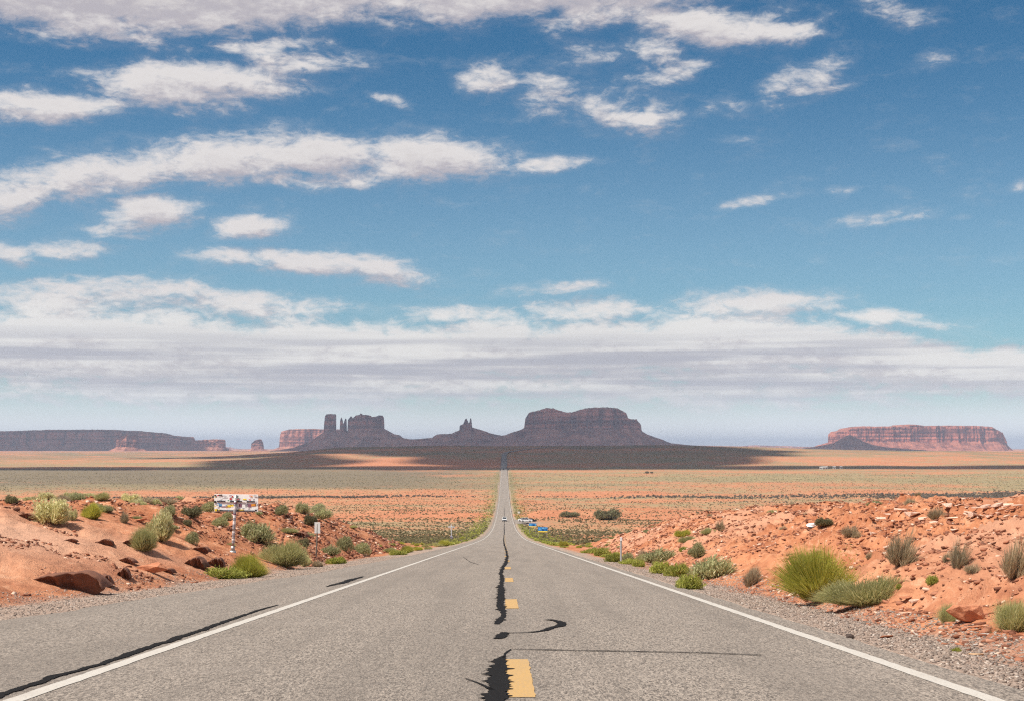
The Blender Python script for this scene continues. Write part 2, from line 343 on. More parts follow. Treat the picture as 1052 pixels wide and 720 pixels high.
def butte_mat(name, tint=(1, 1, 1)):
    m, t, b = mat(name); ge = t.nodes.new('ShaderNodeNewGeometry'); pos = ge.outputs['Position']
    band = noise(t, scaled(t, pos, (.0012, .0012, .085)), 1.0, 5, .6); col = noise(t, scaled(t, pos, (.03, .03, .004)), 1.0, 6, .65); big = maprange(t, noise(t, pos, .016, 7, .7), .35, .65)
    k = lambda *c: tuple(x*y for x, y in zip(c, tint))
    c = mixc(t, maprange(t, band, .35, .65), k(.13, .048, .036), k(.60, .255, .18)); c = mixc(t, math_(t, 'MULTIPLY', maprange(t, col, .45, .62), .85), c, k(.09, .034, .030))  # strong tone contrast painted in for shaded recesses and relief
    sn = t.nodes.new('ShaderNodeSeparateXYZ'); t.links.new(ge.outputs['Normal'], sn.inputs[0])
    c = mixc(t, math_(t, 'MULTIPLY', maprange(t, sn.outputs[2], .25, .6), .75), c, mixc(t, big, k(.16, .062, .043), k(.52, .235, .15)))
    t.links.new(c, b.inputs['Base Color']); b.inputs['Roughness'].default_value = .95; b.inputs['Specular IOR Level'].default_value = .05; return m
M_GROUND = ground_mat(); M_ASPH = asphalt_mat()
M_WHITE = paint_mat('white_road_paint', (.55, .525, .485), (.42, .385, .345)); M_YEL = paint_mat('yellow_road_paint', (.53, .32, .105), (.40, .275, .14))
M_TAR = simple('crack_tar', (.013, .012, .012), .85, 0, .35, 20, .08)
M_ROCKR = rock_mat('red_sandstone', (.30, .105, .055), (.50, .21, .115), (.60, .31, .19)); M_ROCKP = rock_mat('pale_sandstone', (.54, .34, .25), (.72, .53, .42), (.76, .62, .52))
M_ROCKD = rock_mat('dark_stone', (.06, .045, .04), (.10, .075, .065), (.05, .04, .035))
M_LEDGE = rock_mat('shaded_sandstone', (.12, .055, .038), (.19, .085, .055), (.27, .125, .075), 3)  # sandstone colour darkened so the undercut faces look shaded
LEAF = {'broom': leaf_mat('broom_leaf', (.38, .385, .07), (.66, .63, .125), (.74, .68, .21)), 'olive': leaf_mat('olive_leaf', (.33, .325, .14), (.55, .525, .25), (.65, .60, .33)),
        'dry': leaf_mat('dry_twig', (.30, .245, .155), (.54, .45, .30), (.68, .59, .42)), 'pale': leaf_mat('pale_leaf', (.50, .475, .235), (.70, .665, .37), (.76, .71, .45)),
        'sage': leaf_mat('sage_leaf', (.33, .335, .165), (.52, .51, .275), (.62, .59, .36)), 'weed': leaf_mat('weed_leaf', (.25, .28, .055), (.47, .47, .115), (.60, .56, .19)),
        'dark': leaf_mat('dark_leaf', (.16, .155, .085), (.29, .27, .15), (.38, .35, .20)), 'greasewood': leaf_mat('greasewood_leaf', (.15, .125, .10), (.27, .23, .18), (.36, .31, .24)), 'straw': leaf_mat('straw_twig', (.30, .235, .15), (.50, .41, .28), (.60, .51, .37))}
M_STEM = simple('woody_stem', (.115, .08, .055), .9, 0, .3, 30)
M_BUTTE = butte_mat('butte_rock'); M_RED = butte_mat('red_butte_rock', (1.02, .86, .82))
M_STEEL = simple('galvanised_steel', (.42, .42, .42), .45, .6, .15, 15)

# ------------------------------------------------------------------ ground sheet
ys = np.concatenate([-np.geomspace(20000, 45, 40), np.linspace(-40, 4.8, 46), np.geomspace(5, 160, 430), np.geomspace(161.2, 3200, 430), np.geomspace(3260, 40000, 60)])
us = np.concatenate([-np.geomspace(4, .45, 36), np.linspace(-.44, .44, 600), np.geomspace(.45, 4, 36)])
Yg, Ug = np.meshgrid(ys, us, indexing='ij'); Xg = Ug*np.sqrt(Yg**2+144.); Xg = 50000*np.tanh(Xg/50000)
Zg = H(Xg, Yg)
D = Xg-CXR(Yg); AD = np.abs(D); pe = np.where(D < 0, PEL(Yg), PER); out = AD-pe
gw = np.where(D < 0, lin([(0, 2.0), (60, 2.0), (120, 1.6), (200, .8)])(Yg), lin([(0, 1.2), (40, 1.2), (100, .9), (200, .6)])(Yg))
grav = (1-sst(-.35, .45, out-gw+fbm(Xg/1.2, Yg/2.5, 3, 71)*.5))*(1-sst(2000, 2400, Yg))
turn = np.exp(-(((D-9)/5.5)**4+((Yg-598)/34)**4)); grav = np.maximum(grav, turn)
SC = lin([(0, .0), (140, .05), (175, .55), (330, .56), (500, .50), (600, .34), (680, .18), (800, .20), (900, .34), (1120, .32), (1150, .5), (1210, .3), (1330, .58), (1500, .72), (2000, .68), (2250, .55), (2500, .58), (4500, .56), (9000, .25), (40000, .3)])
nb = fbm(Xg/260, Yg/90, 4, 61) + .8*fbm(Xg/55, Yg/60, 4, 63)
yw = Yg*(1+.05*fbm(Xg/300, Yg*0, 3, 77)+.10*fbm(Xg/210, Yg/300, 3, 79))
scrub = SC(yw) + nb*.38*sst(150, 400, Yg)
scrub = scrub + .16*sst(10, 60, D)*sst(560, 700, Yg)*(1-sst(1150, 1350, Yg))*(fbm(Xg/70, Yg/90, 3, 66) > -.25)
scrub = np.where((Yg < 900) & (D < 0), scrub+.12*sst(150, 300, Yg)*(1-sst(560, 800, Yg)), scrub)
scrub += .4*(1-sst(0, 7, out-.6))*sst(180, 260, Yg)*(1-sst(1900, 2100, Yg))
# sunlit patch low on the ridge, brightened by painting in bare orange soil
scrub = scrub + .35*sst(0, -250, Xg+20)*sst(1250, 1450, Yg)*(1-sst(2000, 2150, Yg))
patch = np.exp(-(((Xg+110)/120)**2 + ((Yg-2230-(-Xg-110)*.35)/130)**2)**1.5); scrub -= patch*.9
pale = np.clip(.10*sst(2000, 2700, Yg) + np.exp(-(((Xg+12.6)/3.0)**2+((Yg-36)/7.)**2))*.9 + .5*sst(.1, .5, fbm(Xg/9, Yg/9, 3, 88))*sst(5, 9, AD)*(Yg < 170), 0, .85)
n_r, n_c = Xg.shape; idx = np.arange(n_r*n_c).reshape(n_r, n_c)
faces = np.stack([idx[:-1, :-1], idx[:-1, 1:], idx[1:, 1:], idx[1:, :-1]], -1).reshape(-1, 4)
me = mesh_np('ground', np.stack([Xg, Yg, Zg], -1).reshape(-1, 3), faces, M_GROUND, True, {'scrub': np.clip(scrub, 0, 1), 'gravel': grav, 'pale': pale, 'dense': np.clip(.9*sst(60, -120, Xg)*sst(1250, 1420, yw)*(1-sst(2030, 2200, Yg)) + .62*sst(2200, 2900, Yg) + .25*sst(.0, .6, fbm(Xg/120, Yg/120, 3, 95))*sst(250, 500, Yg), 0, 1)})
tag(link('ground', me), kind='structure')

# ------------------------------------------------------------------ road
def strip(name, ylist, xl, xr, dz, m, parent=None, nx=2):
    y = np.asarray(ylist, float); zr = road_z(y) + (dz(y) if callable(dz) else dz); c = CXR(y)
    a = xl(y) if callable(xl) else np.full_like(y, xl); b = xr(y) if callable(xr) else np.full_like(y, xr)
    k = np.linspace(0, 1, nx); X = (a[:, None]*(1-k)+b[:, None]*k)+c[:, None]
    V = np.stack([X, np.repeat(y[:, None], nx, 1), np.repeat(zr[:, None], nx, 1)], -1).reshape(-1, 3)
    ii = np.arange(len(y)*nx).reshape(len(y), nx); f = np.stack([ii[:-1, :-1], ii[:-1, 1:], ii[1:, 1:], ii[1:, :-1]], -1).reshape(-1, 4)
    return link(name, mesh_np(name, V, f, m, True), parent)
yr = np.concatenate([np.arange(-40, 60, .15), np.geomspace(60, 3190, 900)])
road = tag(strip('road', yr, lambda y: -PEL(y)-.12*fbm(y/.9, y*0, 3, 4)-.1*fbm(y/6, y*0, 2, 14), lambda y: PER+.05*fbm(y/.7, y*0, 3, 6)+.06*fbm(y/5, y*0, 2, 16), 0.0, M_ASPH, nx=9), kind='structure')
lz = lambda y: .004 + np.clip(y, 0, 4000)*2.5e-5
tz = lambda y: .008 + np.clip(y, 0, 4000)*3e-5
wv_ = lambda y, s: .012*fbm(y/.25, y*0, 3, s)
strip('edge_line', yr, lambda y: -3.70+wv_(y, 21), lambda y: -3.55+wv_(y, 22), lz, M_WHITE, road)
strip('edge_line', yr, lambda y: 3.55+wv_(y, 23), lambda y: 3.70+wv_(y, 24), lz, M_WHITE, road)
for k in range(26):
    y0 = 11.0+12.9*k; yy = np.linspace(y0, y0+3.3, 40)
    strip('lane_dash', yy, lambda y: .02+.025*fbm(y/.08, y*0, 3, 27), lambda y: .235+.010*fbm(y/.2, y*0, 2, 28), lz, M_YEL, road)
def ribbon(name, pts, seed, spikes=0.0, dz=tz):
    """tar seal poured along a crack: pts = (x, y, half width) on the road surface, ragged edges"""
    p = np.array(pts, float); seg = np.r_[0, np.cumsum(np.hypot(np.diff(p[:, 0]), np.diff(p[:, 1])))]
    n = int(max(8, min(1600, seg[-1]/.035))); s = np.linspace(0, seg[-1], n)
    x = np.interp(s, seg, p[:, 0]); y = np.interp(s, seg, p[:, 1]); w = np.interp(s, seg, p[:, 2])
    fq = np.cumsum(np.gradient(s)/np.maximum(1, y/13)); x = x+w*.5*fbm(fq/.45, s*0, 3, seed); tx = np.gradient(x); ty = np.gradient(y); L = np.hypot(tx, ty)+1e-9; nx_, ny_ = -ty/L, tx/L
    def edge(sd):
        e = w*(1+.40*fbm(fq/.30, s*0, 3, seed+sd)+.35*fbm(fq/.06, s*0, 2, seed+sd+3))
        if spikes: e = e + spikes*np.clip(vn(fq/.05, s*0, seed+sd+9)-.35, 0, 1)*1.5
        return np.clip(e, .006, 9)
    a = edge(1); b = edge(2)
    P1 = np.stack([x+nx_*a, y+ny_*a], -1); P2 = np.stack([x-nx_*b, y-ny_*b], -1)
    V = np.concatenate([P1, P2]); z = road_z(V[:, 1])+dz(V[:, 1]); i = np.arange(n-1)
    f = np.stack([i, i+1, n+i+1, n+i], -1); return link(name, mesh_np(name, np.c_[V, z], f, M_TAR), road)
rp = lambda lst: [(*p2r(a, b), w) for a, b, w in lst]
ribbon('tar_seal', [(-.075, 9.0, .06)]+rp([(508, 719, .075), (511, 700, .085), (513, 685, .075), (515, 678, .06), (517, 674, .01)]), 3, .065)
ribbon('tar_seal', rp([(514, 656, .05), (516.5, 652, .07), (519, 649.5, .05)]), 9, .03)
ribbon('tar_seal', rp([(516, 650.5, .02), (545, 649.5, .028), (558, 648, .034), (566, 645, .05), (575, 643, .07), (577, 640, .055), (569, 637, .05), (562, 636.5, .09)]), 15, .02, lambda y: tz(y)+.0006)
ribbon('tar_seal', rp([(511, 641, .04), (514, 637, .045), (517.5, 632, .04), (517, 628, .038), (514, 623, .06), (514, 615, .057), (514.5, 606, .06), (515, 600, .045), (515.7, 594, .05), (514.8, 589, .05), (516.5, 583, .06), (520, 578, .06), (521, 572, .055), (520.5, 567, .05), (519, 562, .05), (518, 559, .055)]), 22, .07)
ribbon('tar_seal', [(p2r(518, 559.2)[0], p2r(518, 559.2)[1], .08), (-.1, 240, .07), (-.05, 330, .10), (0, 450, .12), (0, 600, .09), (0, 900, .07)], 31)
ribbon('tar_seal', rp([(525, 667, .02), (560, 667.5, .03), (640, 669, .028), (720, 670.5, .032), (782, 673, .02)]), 40)
ribbon('tar_seal', rp([(478, 697, .006), (492, 702, .012), (506, 709, .02)]), 44)
ribbon('tar_seal', rp([(525, 667, .008), (519, 671, .012), (517, 676, .012)]), 47)
ribbon('tar_seal', [(-4.35, 8.2, .05)]+rp([(-20, 722, .05), (0, 714, .05), (60, 694, .045), (100, 683, .04), (150, 666, .06), (190, 653, .055), (235, 637, .045), (265, 627, .035), (285, 621.5, .02)]), 52)
ribbon('tar_seal', rp([(335, 602.5, .03), (350, 599, .10), (362, 595, .10), (373, 592, .03)]), 57)
ribbon('hairline_crack', rp([(476, 572, .012), (483, 577, .014), (492, 580, .012)]), 61); ribbon('hairline_crack', rp([(530, 577, .02), (570, 576.6, .02), (640, 577.5, .018)]), 63)
ribbon('hairline_crack', rp([(570, 589, .012), (582, 589.4, .012)]), 66)
tq = np.linspace(560, 640, 80)
strip('turnout_paving', tq, PER+.15, lambda y: PER+.2+5.5*np.clip(1-((y-600)/40)**4, 0, 1), lambda y: -.05+0*y, M_ASPH, road)

# ------------------------------------------------------------------ buttes and mesas
def butte(name, Z, cliffs, talus, label=None, cat='butte', base=-24., depth=1.0, dx=.5, seed=1, cliff_base=None, kind=None, m=None):
    """cliffs: list of rim silhouettes [(px, py)...]; talus: silhouette of the debris slope. A rim is walked column by
    column: debris slope, fluted cliff with ledges, cap, and the same again down the far side."""
    k = Z/F; zpx = lambda y: (CY-y)*k
    tX = np.array([p[0] for p in talus], float); tY = np.array([p[1] for p in talus], float)
    px = np.arange(tX[0], tX[-1]+dx/2, dx)
    for c in cliffs: px = np.r_[px, c[0][0]-.02, c[0][0]+.02, c[-1][0]-.02, c[-1][0]+.02]
    px = np.unique(np.round(px, 3)); n = len(px); X = (px-CX)*k
    t = np.maximum(zpx(np.interp(px, tX, tY)), base+1); t = t+fbm(X/60, X*0, 4, seed+3)*.03*(t-base)
    top = t.copy(); dc = np.full(n, 2.0)
    for c in cliffs:
        cx = np.array([p[0] for p in c]); cy = np.array([p[1] for p in c]); ins = (px >= cx[0]) & (px <= cx[-1])
        hw = (cx[-1]-cx[0])/2; u = np.clip((px-(cx[0]+cx[-1])/2)/hw, -1, 1)
        D0 = min(hw*k*.75, 230)*depth; dd = D0*(1-np.abs(u)**3)**.5*.8+D0*.2
        dd = dd*(1+.05*fbm(X/90, X*0, 3, seed+6)) + np.minimum(22, D0*.28)*(-np.abs(fbm(X/95, X*0, 4, seed+8))*2 + .35*fbm(X/26, X*0, 3, seed+9) - 1.2*np.clip(vn(X/70, X*0, seed+10)-.45, 0, 1))
        ct = zpx(np.interp(px, cx, cy)) + vn(X/9, X*0, seed+4)*1.5
        dc = np.where(ins, np.maximum(dd, 3), dc); top = np.where(ins, np.maximum(ct, t+.5), top)
    cb = t if cliff_base is None else np.where(top > t+1, np.minimum(t, zpx(cliff_base)+fbm(X/70, X*0, 3, seed+11)*6), t)
    Lt = (cb-base)*1.9+8
    cols = []
    NT, NCF = 12, 18
    for j in range(NT):                                   # near debris slope, gullied
        q = j/NT; zz = base+(cb-base)*(q**1.25); vv = -(dc+Lt*(1-q)) + fbm(X/45+j*.15, X*0+j*.3, 4, seed+20)*Lt*.12*(1-q)*(q+.15)*4*.5
        zz = zz + (cb-base)*.05*fbm(X/30, X*0+q*2, 3, seed+23)*(q*(1-q)*4)
        cols.append((vv, zz))
    lim = np.minimum(1, dc/30)
    for j in range(NCF):                                  # cliff: set back upwards over ledges
        q = j/(NCF-1); setb = (q*12 + 12*np.floor(q*4.0)/4 + 9*fbm(X/16, X*0+q*3.5, 4, seed+30)*(q > 0)*(q < 1.01) + 9*np.abs(fbm(X/40, X*0+q*2.2, 3, seed+33))*(q > .0))*lim
        cols.append((-dc+np.minimum(setb, dc*.7), cb+(top-cb)*q))
    for q in (.6, .25, -.25, -.6): cols.append((-dc*q, top+(top-cb > 1)*(2.5*fbm(X/40, X*0+q, 3, seed+40))*lim))
    cols.append((dc*.85, top)); cols.append((dc, cb)); cols.append((dc+Lt*.5, base+(cb-base)*.45)); cols.append((dc+Lt, base+0*X))
    V = np.stack([np.stack([X, Z+v, z], -1) for v, z in cols], 1); m_ = V.shape[1]
    ii = np.arange(n*m_).reshape(n, m_); f = np.stack([ii[:-1, :-1], ii[1:, :-1], ii[1:, 1:], ii[:-1, 1:]], -1).reshape(-1, 4)
    o = link(name, mesh_np(name, V.reshape(-1, 3), f, m or M_BUTTE)); tag(o, label, cat if label else None, None, kind); return o
butte('sandstone_butte', 8000, [[(332.5, 443), (334, 427), (335.5, 425.3), (340, 425), (345, 425), (345.6, 427), (345.4, 443)],
  [(349, 442), (349.5, 432), (350.5, 428.3), (351.5, 430), (352.6, 435), (353.5, 433.5), (354.6, 429.3), (356, 430), (356.3, 441)],
  [(357, 441), (357.5, 431), (359, 429.6), (361, 427.3), (362, 430), (364, 428.5), (367, 426.5), (370, 426), (371, 424.3), (372, 426), (376, 426), (380, 426.5), (381, 428), (386, 428), (389, 426.5), (393, 426.5), (394.7, 429), (394.9, 440)]],
  [(276, 463), (300, 460), (320, 453), (326, 447.5), (333, 443.5), (345, 442.6), (395, 440), (405, 446), (411, 447), (414, 449.5), (420, 450.6), (445, 454), (480, 462)],
  'dark butte with a square tower, thin spires and a castle-like block, left of the road', seed=11, dx=.3)
butte('sandstone_spire', 8050, [[(472, 441.5), (472.3, 437), (474, 436.5), (476, 435), (478, 430), (479, 429.3), (480, 431), (481.5, 434.5), (482.5, 433), (483, 429.5), (484, 429), (484.8, 436), (485.2, 439.5)]],
  [(405, 463), (420, 451), (444, 449.5), (446, 447.5), (449, 446), (464, 445), (468, 443), (472, 441.5), (485, 439), (490, 440.5), (500, 443.5), (504, 445), (514, 447), (530, 451), (560, 463)],
  'small dark twin-pointed rock spire on a wide debris slope, just left of the road', 'rock spire', seed=23, dx=.3)
butte('sandstone_butte', 7950, [[(538.5, 439), (540, 429), (543, 424), (550, 422.5), (556, 421), (560, 419.5), (567, 420), (573, 422), (580, 424), (586, 424), (594, 421.5), (603, 419.5), (612, 419.2), (625, 419), (632, 420), (638, 423), (641, 425), (643, 430), (650, 431), (652, 430.5), (655, 434), (657.5, 436), (658.5, 442)]],
  [(490, 462), (505, 449.5), (520, 446), (528, 443), (536, 440.5), (539, 439), (658, 441.5), (665, 446), (678, 450.5), (690, 455), (705, 456.5), (740, 459), (800, 462)],
  'largest dark flat-topped butte with two rounded humps, right of the road', seed=37, dx=.4, cliff_base=440)
butte('sandstone_mesa', 10000, [[(852, 455), (853, 446), (857, 443), (865, 442), (868, 440), (880, 438), (903, 438.3), (924, 437.8), (925, 436), (940, 437.5), (970, 437.5), (995, 437.5), (1010, 438.5), (1015, 441), (1027, 444.5), (1028.3, 456)],
  [(1029.5, 457), (1030.5, 446), (1031.5, 448), (1032.5, 450), (1034, 453.5), (1035, 458)]],
  [(825, 463), (840, 457), (852, 454), (1028, 454), (1035, 457), (1041, 462.5), (1046, 464)], 'long sunlit red mesa with a thin pinnacle at its end, on the right horizon', 'mesa', seed=51, dx=.4, cliff_base=452.5, depth=1.2, m=M_RED)
butte('sandstone_mesa', 9500, [[(-160, 446), (-150, 443.5), (0, 443.3), (30, 442.5), (60, 441.5), (110, 441.3), (140, 442.5), (165, 444.5), (175, 447.5), (195, 448.5), (197, 453), (205, 452.2), (212, 451.6), (220, 451), (229, 451.3), (230.8, 453), (231, 460)]],
  [(-190, 464), (-160, 455), (231, 459), (243, 464)], 'long low mesa in cloud shadow on the left horizon', 'mesa', seed=67, dx=.5, cliff_base=457.5)
butte('sandstone_butte', 8300, [[(119, 459.5), (120, 451), (124, 448), (127, 447), (135, 446.6), (141, 446.7), (142.6, 449.5), (143, 459.5)]],
  [(103, 465), (112, 462.5), (119, 459.5), (143, 459.5), (150, 462), (156, 465)], 'small sunlit ribbed butte standing before the long low shaded mesa', seed=71, dx=.2)
butte('sandstone_butte', 10200, [[(258, 460.5), (258.6, 455.5), (262, 452.5), (265, 451.3), (268, 451), (270, 454), (271, 460.5)]], [(250, 464), (258, 460.5), (271, 460.5), (278, 464)],
  'tiniest butte, a lone stub between the long low mesa and the pale block-shaped mesa', seed=83, dx=.25)
butte('sandstone_mesa', 10800, [[(287.5, 460), (289, 447), (291, 443), (300, 441), (312, 440.6), (325, 440.5), (334, 441), (350, 441), (356, 444), (357, 460)]], [(276, 463), (287, 459), (357, 459), (370, 463)],
  'pale sunlit block-shaped mesa half hidden behind the castle-like butte', 'mesa', seed=91, dx=.4, cliff_base=456)
butte('hill', 8500, [], [(800, 463.5), (835, 459), (845, 457), (856, 455), (865, 450), (870, 447), (873, 446.3), (878, 448.5), (886, 452.5), (896, 456.5), (910, 459), (935, 461), (970, 463.5)], seed=99, kind='structure', base=-22)
butte('hill', 15000, [], [(600, 460), (690, 457), (730, 457.4), (760, 458), (772, 457), (800, 457.6), (830, 458.6), (870, 459), (920, 460.5)], seed=107, kind='structure', base=-20)
butte('hill', 18000, [], [(150, 461), (228, 459), (236, 458.8), (241, 460.3), (262, 461.3), (300, 462)], seed=109, kind='structure', base=-20)

# ------------------------------------------------------------------ rocks
def hull(name, seed, sz, n=16, m=None, over=0.0, jag=0):
    r = random.Random(seed); bm = bmesh.new()
    for i in range(n):
        v = Vector((r.uniform(-1, 1), r.uniform(-1, 1), r.uniform(-1, 1)));
        L = max(abs(v.x), abs(v.y), abs(v.z)); v = v/L*r.uniform(.78, 1.0)
        if over and v.z < 0: v.x *= 1-over; v.y *= 1-over
        bm.verts.new((v.x*sz[0], v.y*sz[1], v.z*sz[2]))
    res = bmesh.ops.convex_hull(bm, input=bm.verts)
    bmesh.ops.delete(bm, geom=[e for e in res['geom_interior'] if isinstance(e, bmesh.types.BMVert)], context='VERTS')
    loose = [v for v in bm.verts if not v.link_faces]; bmesh.ops.delete(bm, geom=loose, context='VERTS')
    bmesh.ops.bevel(bm, geom=bm.edges[:], offset=min(sz)*.05, segments=1, affect='EDGES', profile=.5)
    if jag:
        bmesh.ops.triangulate(bm, faces=bm.faces[:])
        bmesh.ops.subdivide_edges(bm, edges=[e for e in bm.edges if e.calc_length() > jag], cuts=3, use_grid_fill=True)
        bmesh.ops.triangulate(bm, faces=bm.faces[:])
        for v in bm.verts:
            q = v.co*3; a = float(vn(q.x+q.z*.7, q.y-q.z*.4, seed)); b = float(vn(q.x*3, q.y*3+q.z*4, seed+1)); v.co *= 1+.08*a+.045*b
    return bm_mesh(bm, name, m)
SLABS = [hull('stone_slab', 100+i, (1, random.uniform(.5, .9), random.uniform(.14, .36)), 9+i % 4, None) for i in range(10)]
def slab_set(m):
    out = []
    for s in SLABS: c = s.copy(); c.materials.append(m); out.append(c)
    return out
RED = slab_set(M_ROCKR); PALE = slab_set(M_ROCKP)
def put_rock(me, x, y, z, size, rz=None, tilt=.25, name='loose_stone', label=None, group=None, sc=(1, 1, 1), cat='rock'):
    o = link(name, me); o.location = (x, y, z); o.scale = (size*sc[0], size*sc[1], size*sc[2])
    o.rotation_euler = (random.uniform(-tilt, tilt), random.uniform(-tilt, tilt), random.uniform(0, 6.28) if rz is None else rz)
    return tag(o, label, cat, group)
# named rocks: px, py of the foot, width px, height factor, material, label
def named_rock(px, py, wpx, hz, me, label, rz=0, tilt=.08, name='boulder', sy=.7, lift=.3):
    x, y, z = ground_at(px, py); s = wpx*y/F/2
    return put_rock(me, x, y+s*sy*.5, z+s*hz*lift, s, rz, tilt, name, label, None, (1, sy, hz))
def ledge(seed, w, h, d):
    """a broken sandstone shelf: undercut face towards -y, ragged lip, top running back level"""
    n = 46; u = np.linspace(-1, 1, n); env = np.clip((1-np.abs(u)**2.2), 0, 1)**.6*(.62+.38*u+.15) ; env = np.clip(env, .02, 1)*(1+.18*fbm(u*3, u*0, 3, seed)); step = np.round(u*5+vn(u*4, u*0, seed+2)*1.2)
    j = .34*fbm(step*1.7, u*0, 2, seed+1) + .10*fbm(u*9, u*0, 3, seed+3); rows = []
    for (yy, zz, k) in ((.25, -.6, .2), (.22, -.1, .6), (.12, .25, .9), (.02, .55, 1), (-.08, .78, 1.1), (-.16, .90, 1.2), (-.12, 1.0, 1.2), (.1, 1.04, .8), (.5, 1.05, .3), (1.0, .95, 0), (1.5, -.2, 0)):
        rows.append(np.stack([u*w, (yy+j*k+(.03*fbm(u*14, u*0+zz*5, 2, seed+7)+.10*vn(u*5, u*0+zz*9, seed+8))*(zz > -.2))*d, zz*env*h + (.05*h*fbm(u*7, u*0+yy*3, 3, seed+5))], -1))
    V = np.stack(rows, 1); m = V.shape[1]; ii = np.arange(n*m).reshape(n, m); f = np.stack([ii[:-1, :-1], ii[1:, :-1], ii[1:, 1:], ii[:-1, 1:]], -1).reshape(-1, 4)
    return mesh_np('rock_ledge', V.reshape(-1, 3), f, M_LEDGE)
def put_ledge(px, py, wpx, hpx, seed, rz, label):
    x, y, z = ground_at(px, py); k = y/F; o = link('rock_ledge', ledge(seed, wpx*k/2, hpx*k, max(hpx*k*1.3, wpx*k*.22))); o.location = (x, y+.1, z-.02); o.rotation_euler = (0, 0, R(rz)); return tag(o, label, 'rock')
put_ledge(60, 603, 92, 19, 3, -4, 'broad dark overhanging sandstone ledge at the foot of the left bank beside the gravel')
put_ledge(101, 600, 26, 11, 5, 8, 'dark jagged rock just right of the broad overhanging ledge')
put_ledge(124, 593, 15, 11, 8, 5, 'small dark pointed rock on the left bank between the ledge and the pink slab')
put_ledge(197, 582, 26, 12, 11, -6, 'dark rock overhang below the stickered sign, left of the green clump')
put_ledge(219, 582, 20, 12, 14, 4, 'dark rock overhang touching the green clump below the stickered sign')
put_ledge(22, 531, 30, 5, 17, 0, 'dark flat rock shelf beside the pale yellow bush on the left plateau')
put_ledge(104, 559, 22, 7, 20, 6, 'broken dark shelf on the bare left slope, left of the olive bush')
put_ledge(131, 561, 20, 9, 23, -10, 'broken dark shelf just below and left of the olive bush on the left bank')
put_ledge(126, 578, 24, 6, 26, -12, 'thin dark shelf above the pinkish wedge-shaped slab on the left bank')
put_ledge(70, 556, 16, 4, 29, 0, 'low thin dark shelf on the pale bare ground of the left bank')
put_ledge(170, 588, 14, 6, 32, -15, 'small dark shelf at the right end of the pinkish wedge-shaped slab')
put_ledge(203, 566, 22, 6, 35, -12, 'dark shelf on the left bank, left of the sign post foot')
put_ledge(275, 561, 16, 5, 38, -20, 'dark shelf between the big grey-green bush and the long green bush')
put_ledge(306, 551, 18, 6, 41, -22, 'dark shelf on the steep red slope left of the small blank sign')
L2 = hull('boulder', 9, (1, .7, .4), 18, M_LEDGE, .3, .3)
named_rock(154, 588, 34, .8, hull('boulder', 31, (1, .7, .35), 16, M_ROCKR, 0, .3), 'pinkish wedge-shaped slab low on the left bank', R(-15), .1)
named_rock(17, 525, 10, 1.2, L2, 'small brown rock perched above the dark flat shelf on the left plateau', R(50), .2)
named_rock(142, 536, 18, .7, RED[2], 'smooth pink rock between two bushes on the left plateau', R(10), .1)
named_rock(996, 640, 50, 1.0, hull('boulder', 44, (1, .75, .42), 18, M_ROCKR, 0, .3), 'largest smooth red boulder at the foot of the right bank', R(22), .1, sy=.8)
named_rock(1005, 648, 26, .8, RED[5], 'red slab in front of the largest red boulder on the right bank', R(-10), .1)
named_rock(935, 617, 22, .7, RED[1], 'thin tilted red slab beside the long olive shrub on the right bank', R(20), .15)
named_rock(942, 621, 18, .9, PALE[3], 'paler slab just in front of the thin tilted slab on the right bank', R(10), .12)
named_rock(912, 656, 18, .7, RED[4], 'flat red rock at the gravel edge below the long olive shrub', R(5), .1)
BS = named_rock(874, 660, 9, 1.0, hull('boulder', 47, (1, .8, .7), 14, M_ROCKD), 'single black stone lying on the grey gravel shoulder', R(5), .1, sy=.9, lift=.6); BS.location.z += .03
named_rock(1012, 652, 14, .45, slab_set(simple('grey_limestone', (.50, .47, .44)))[0], 'thin whitish grey slab on red dirt near the right frame edge', R(5), .05)
named_rock(1003, 664, 8, .9, slab_set(simple('white_limestone', (.62, .60, .58)))[4], 'small whitish stone among red rubble at the gravel edge', R(5), .05)
named_rock(1004, 673, 16, .5, slab_set(simple('tan_limestone', (.52, .34, .20)))[2], 'flat tan slab bedded at the inner edge of the right gravel shoulder', R(5), .05)
CRN = [(905, 534, 12), (914, 531, 14), (926, 527, 15), (938, 531, 18), (948, 535, 10), (953, 533, 9), (975, 526, 16), (986, 524, 13), (996, 527, 10), (1004, 525, 11), (1013, 523, 14), (1025, 523, 16), (1037, 521, 18), (1046, 521, 12), (1000, 532, 12), (1017, 532, 9), (960, 538, 10), (978, 536, 14), (968, 517.5, 13), (1030, 527, 14), (955, 546, 9), (982, 545, 11), (897, 550, 9)]
for i, (px, py, w) in enumerate(CRN):
    o = named_rock(px, py, w, random.uniform(.8, 1.3), random.choice(PALE), 'pale pinkish slab jutting from the crest of the right roadside bank', R(random.uniform(-30, 30)), .2, 'rock_slab')
    o['group'] = 'pale slabs along the crest of the right bank'
CNT = {}
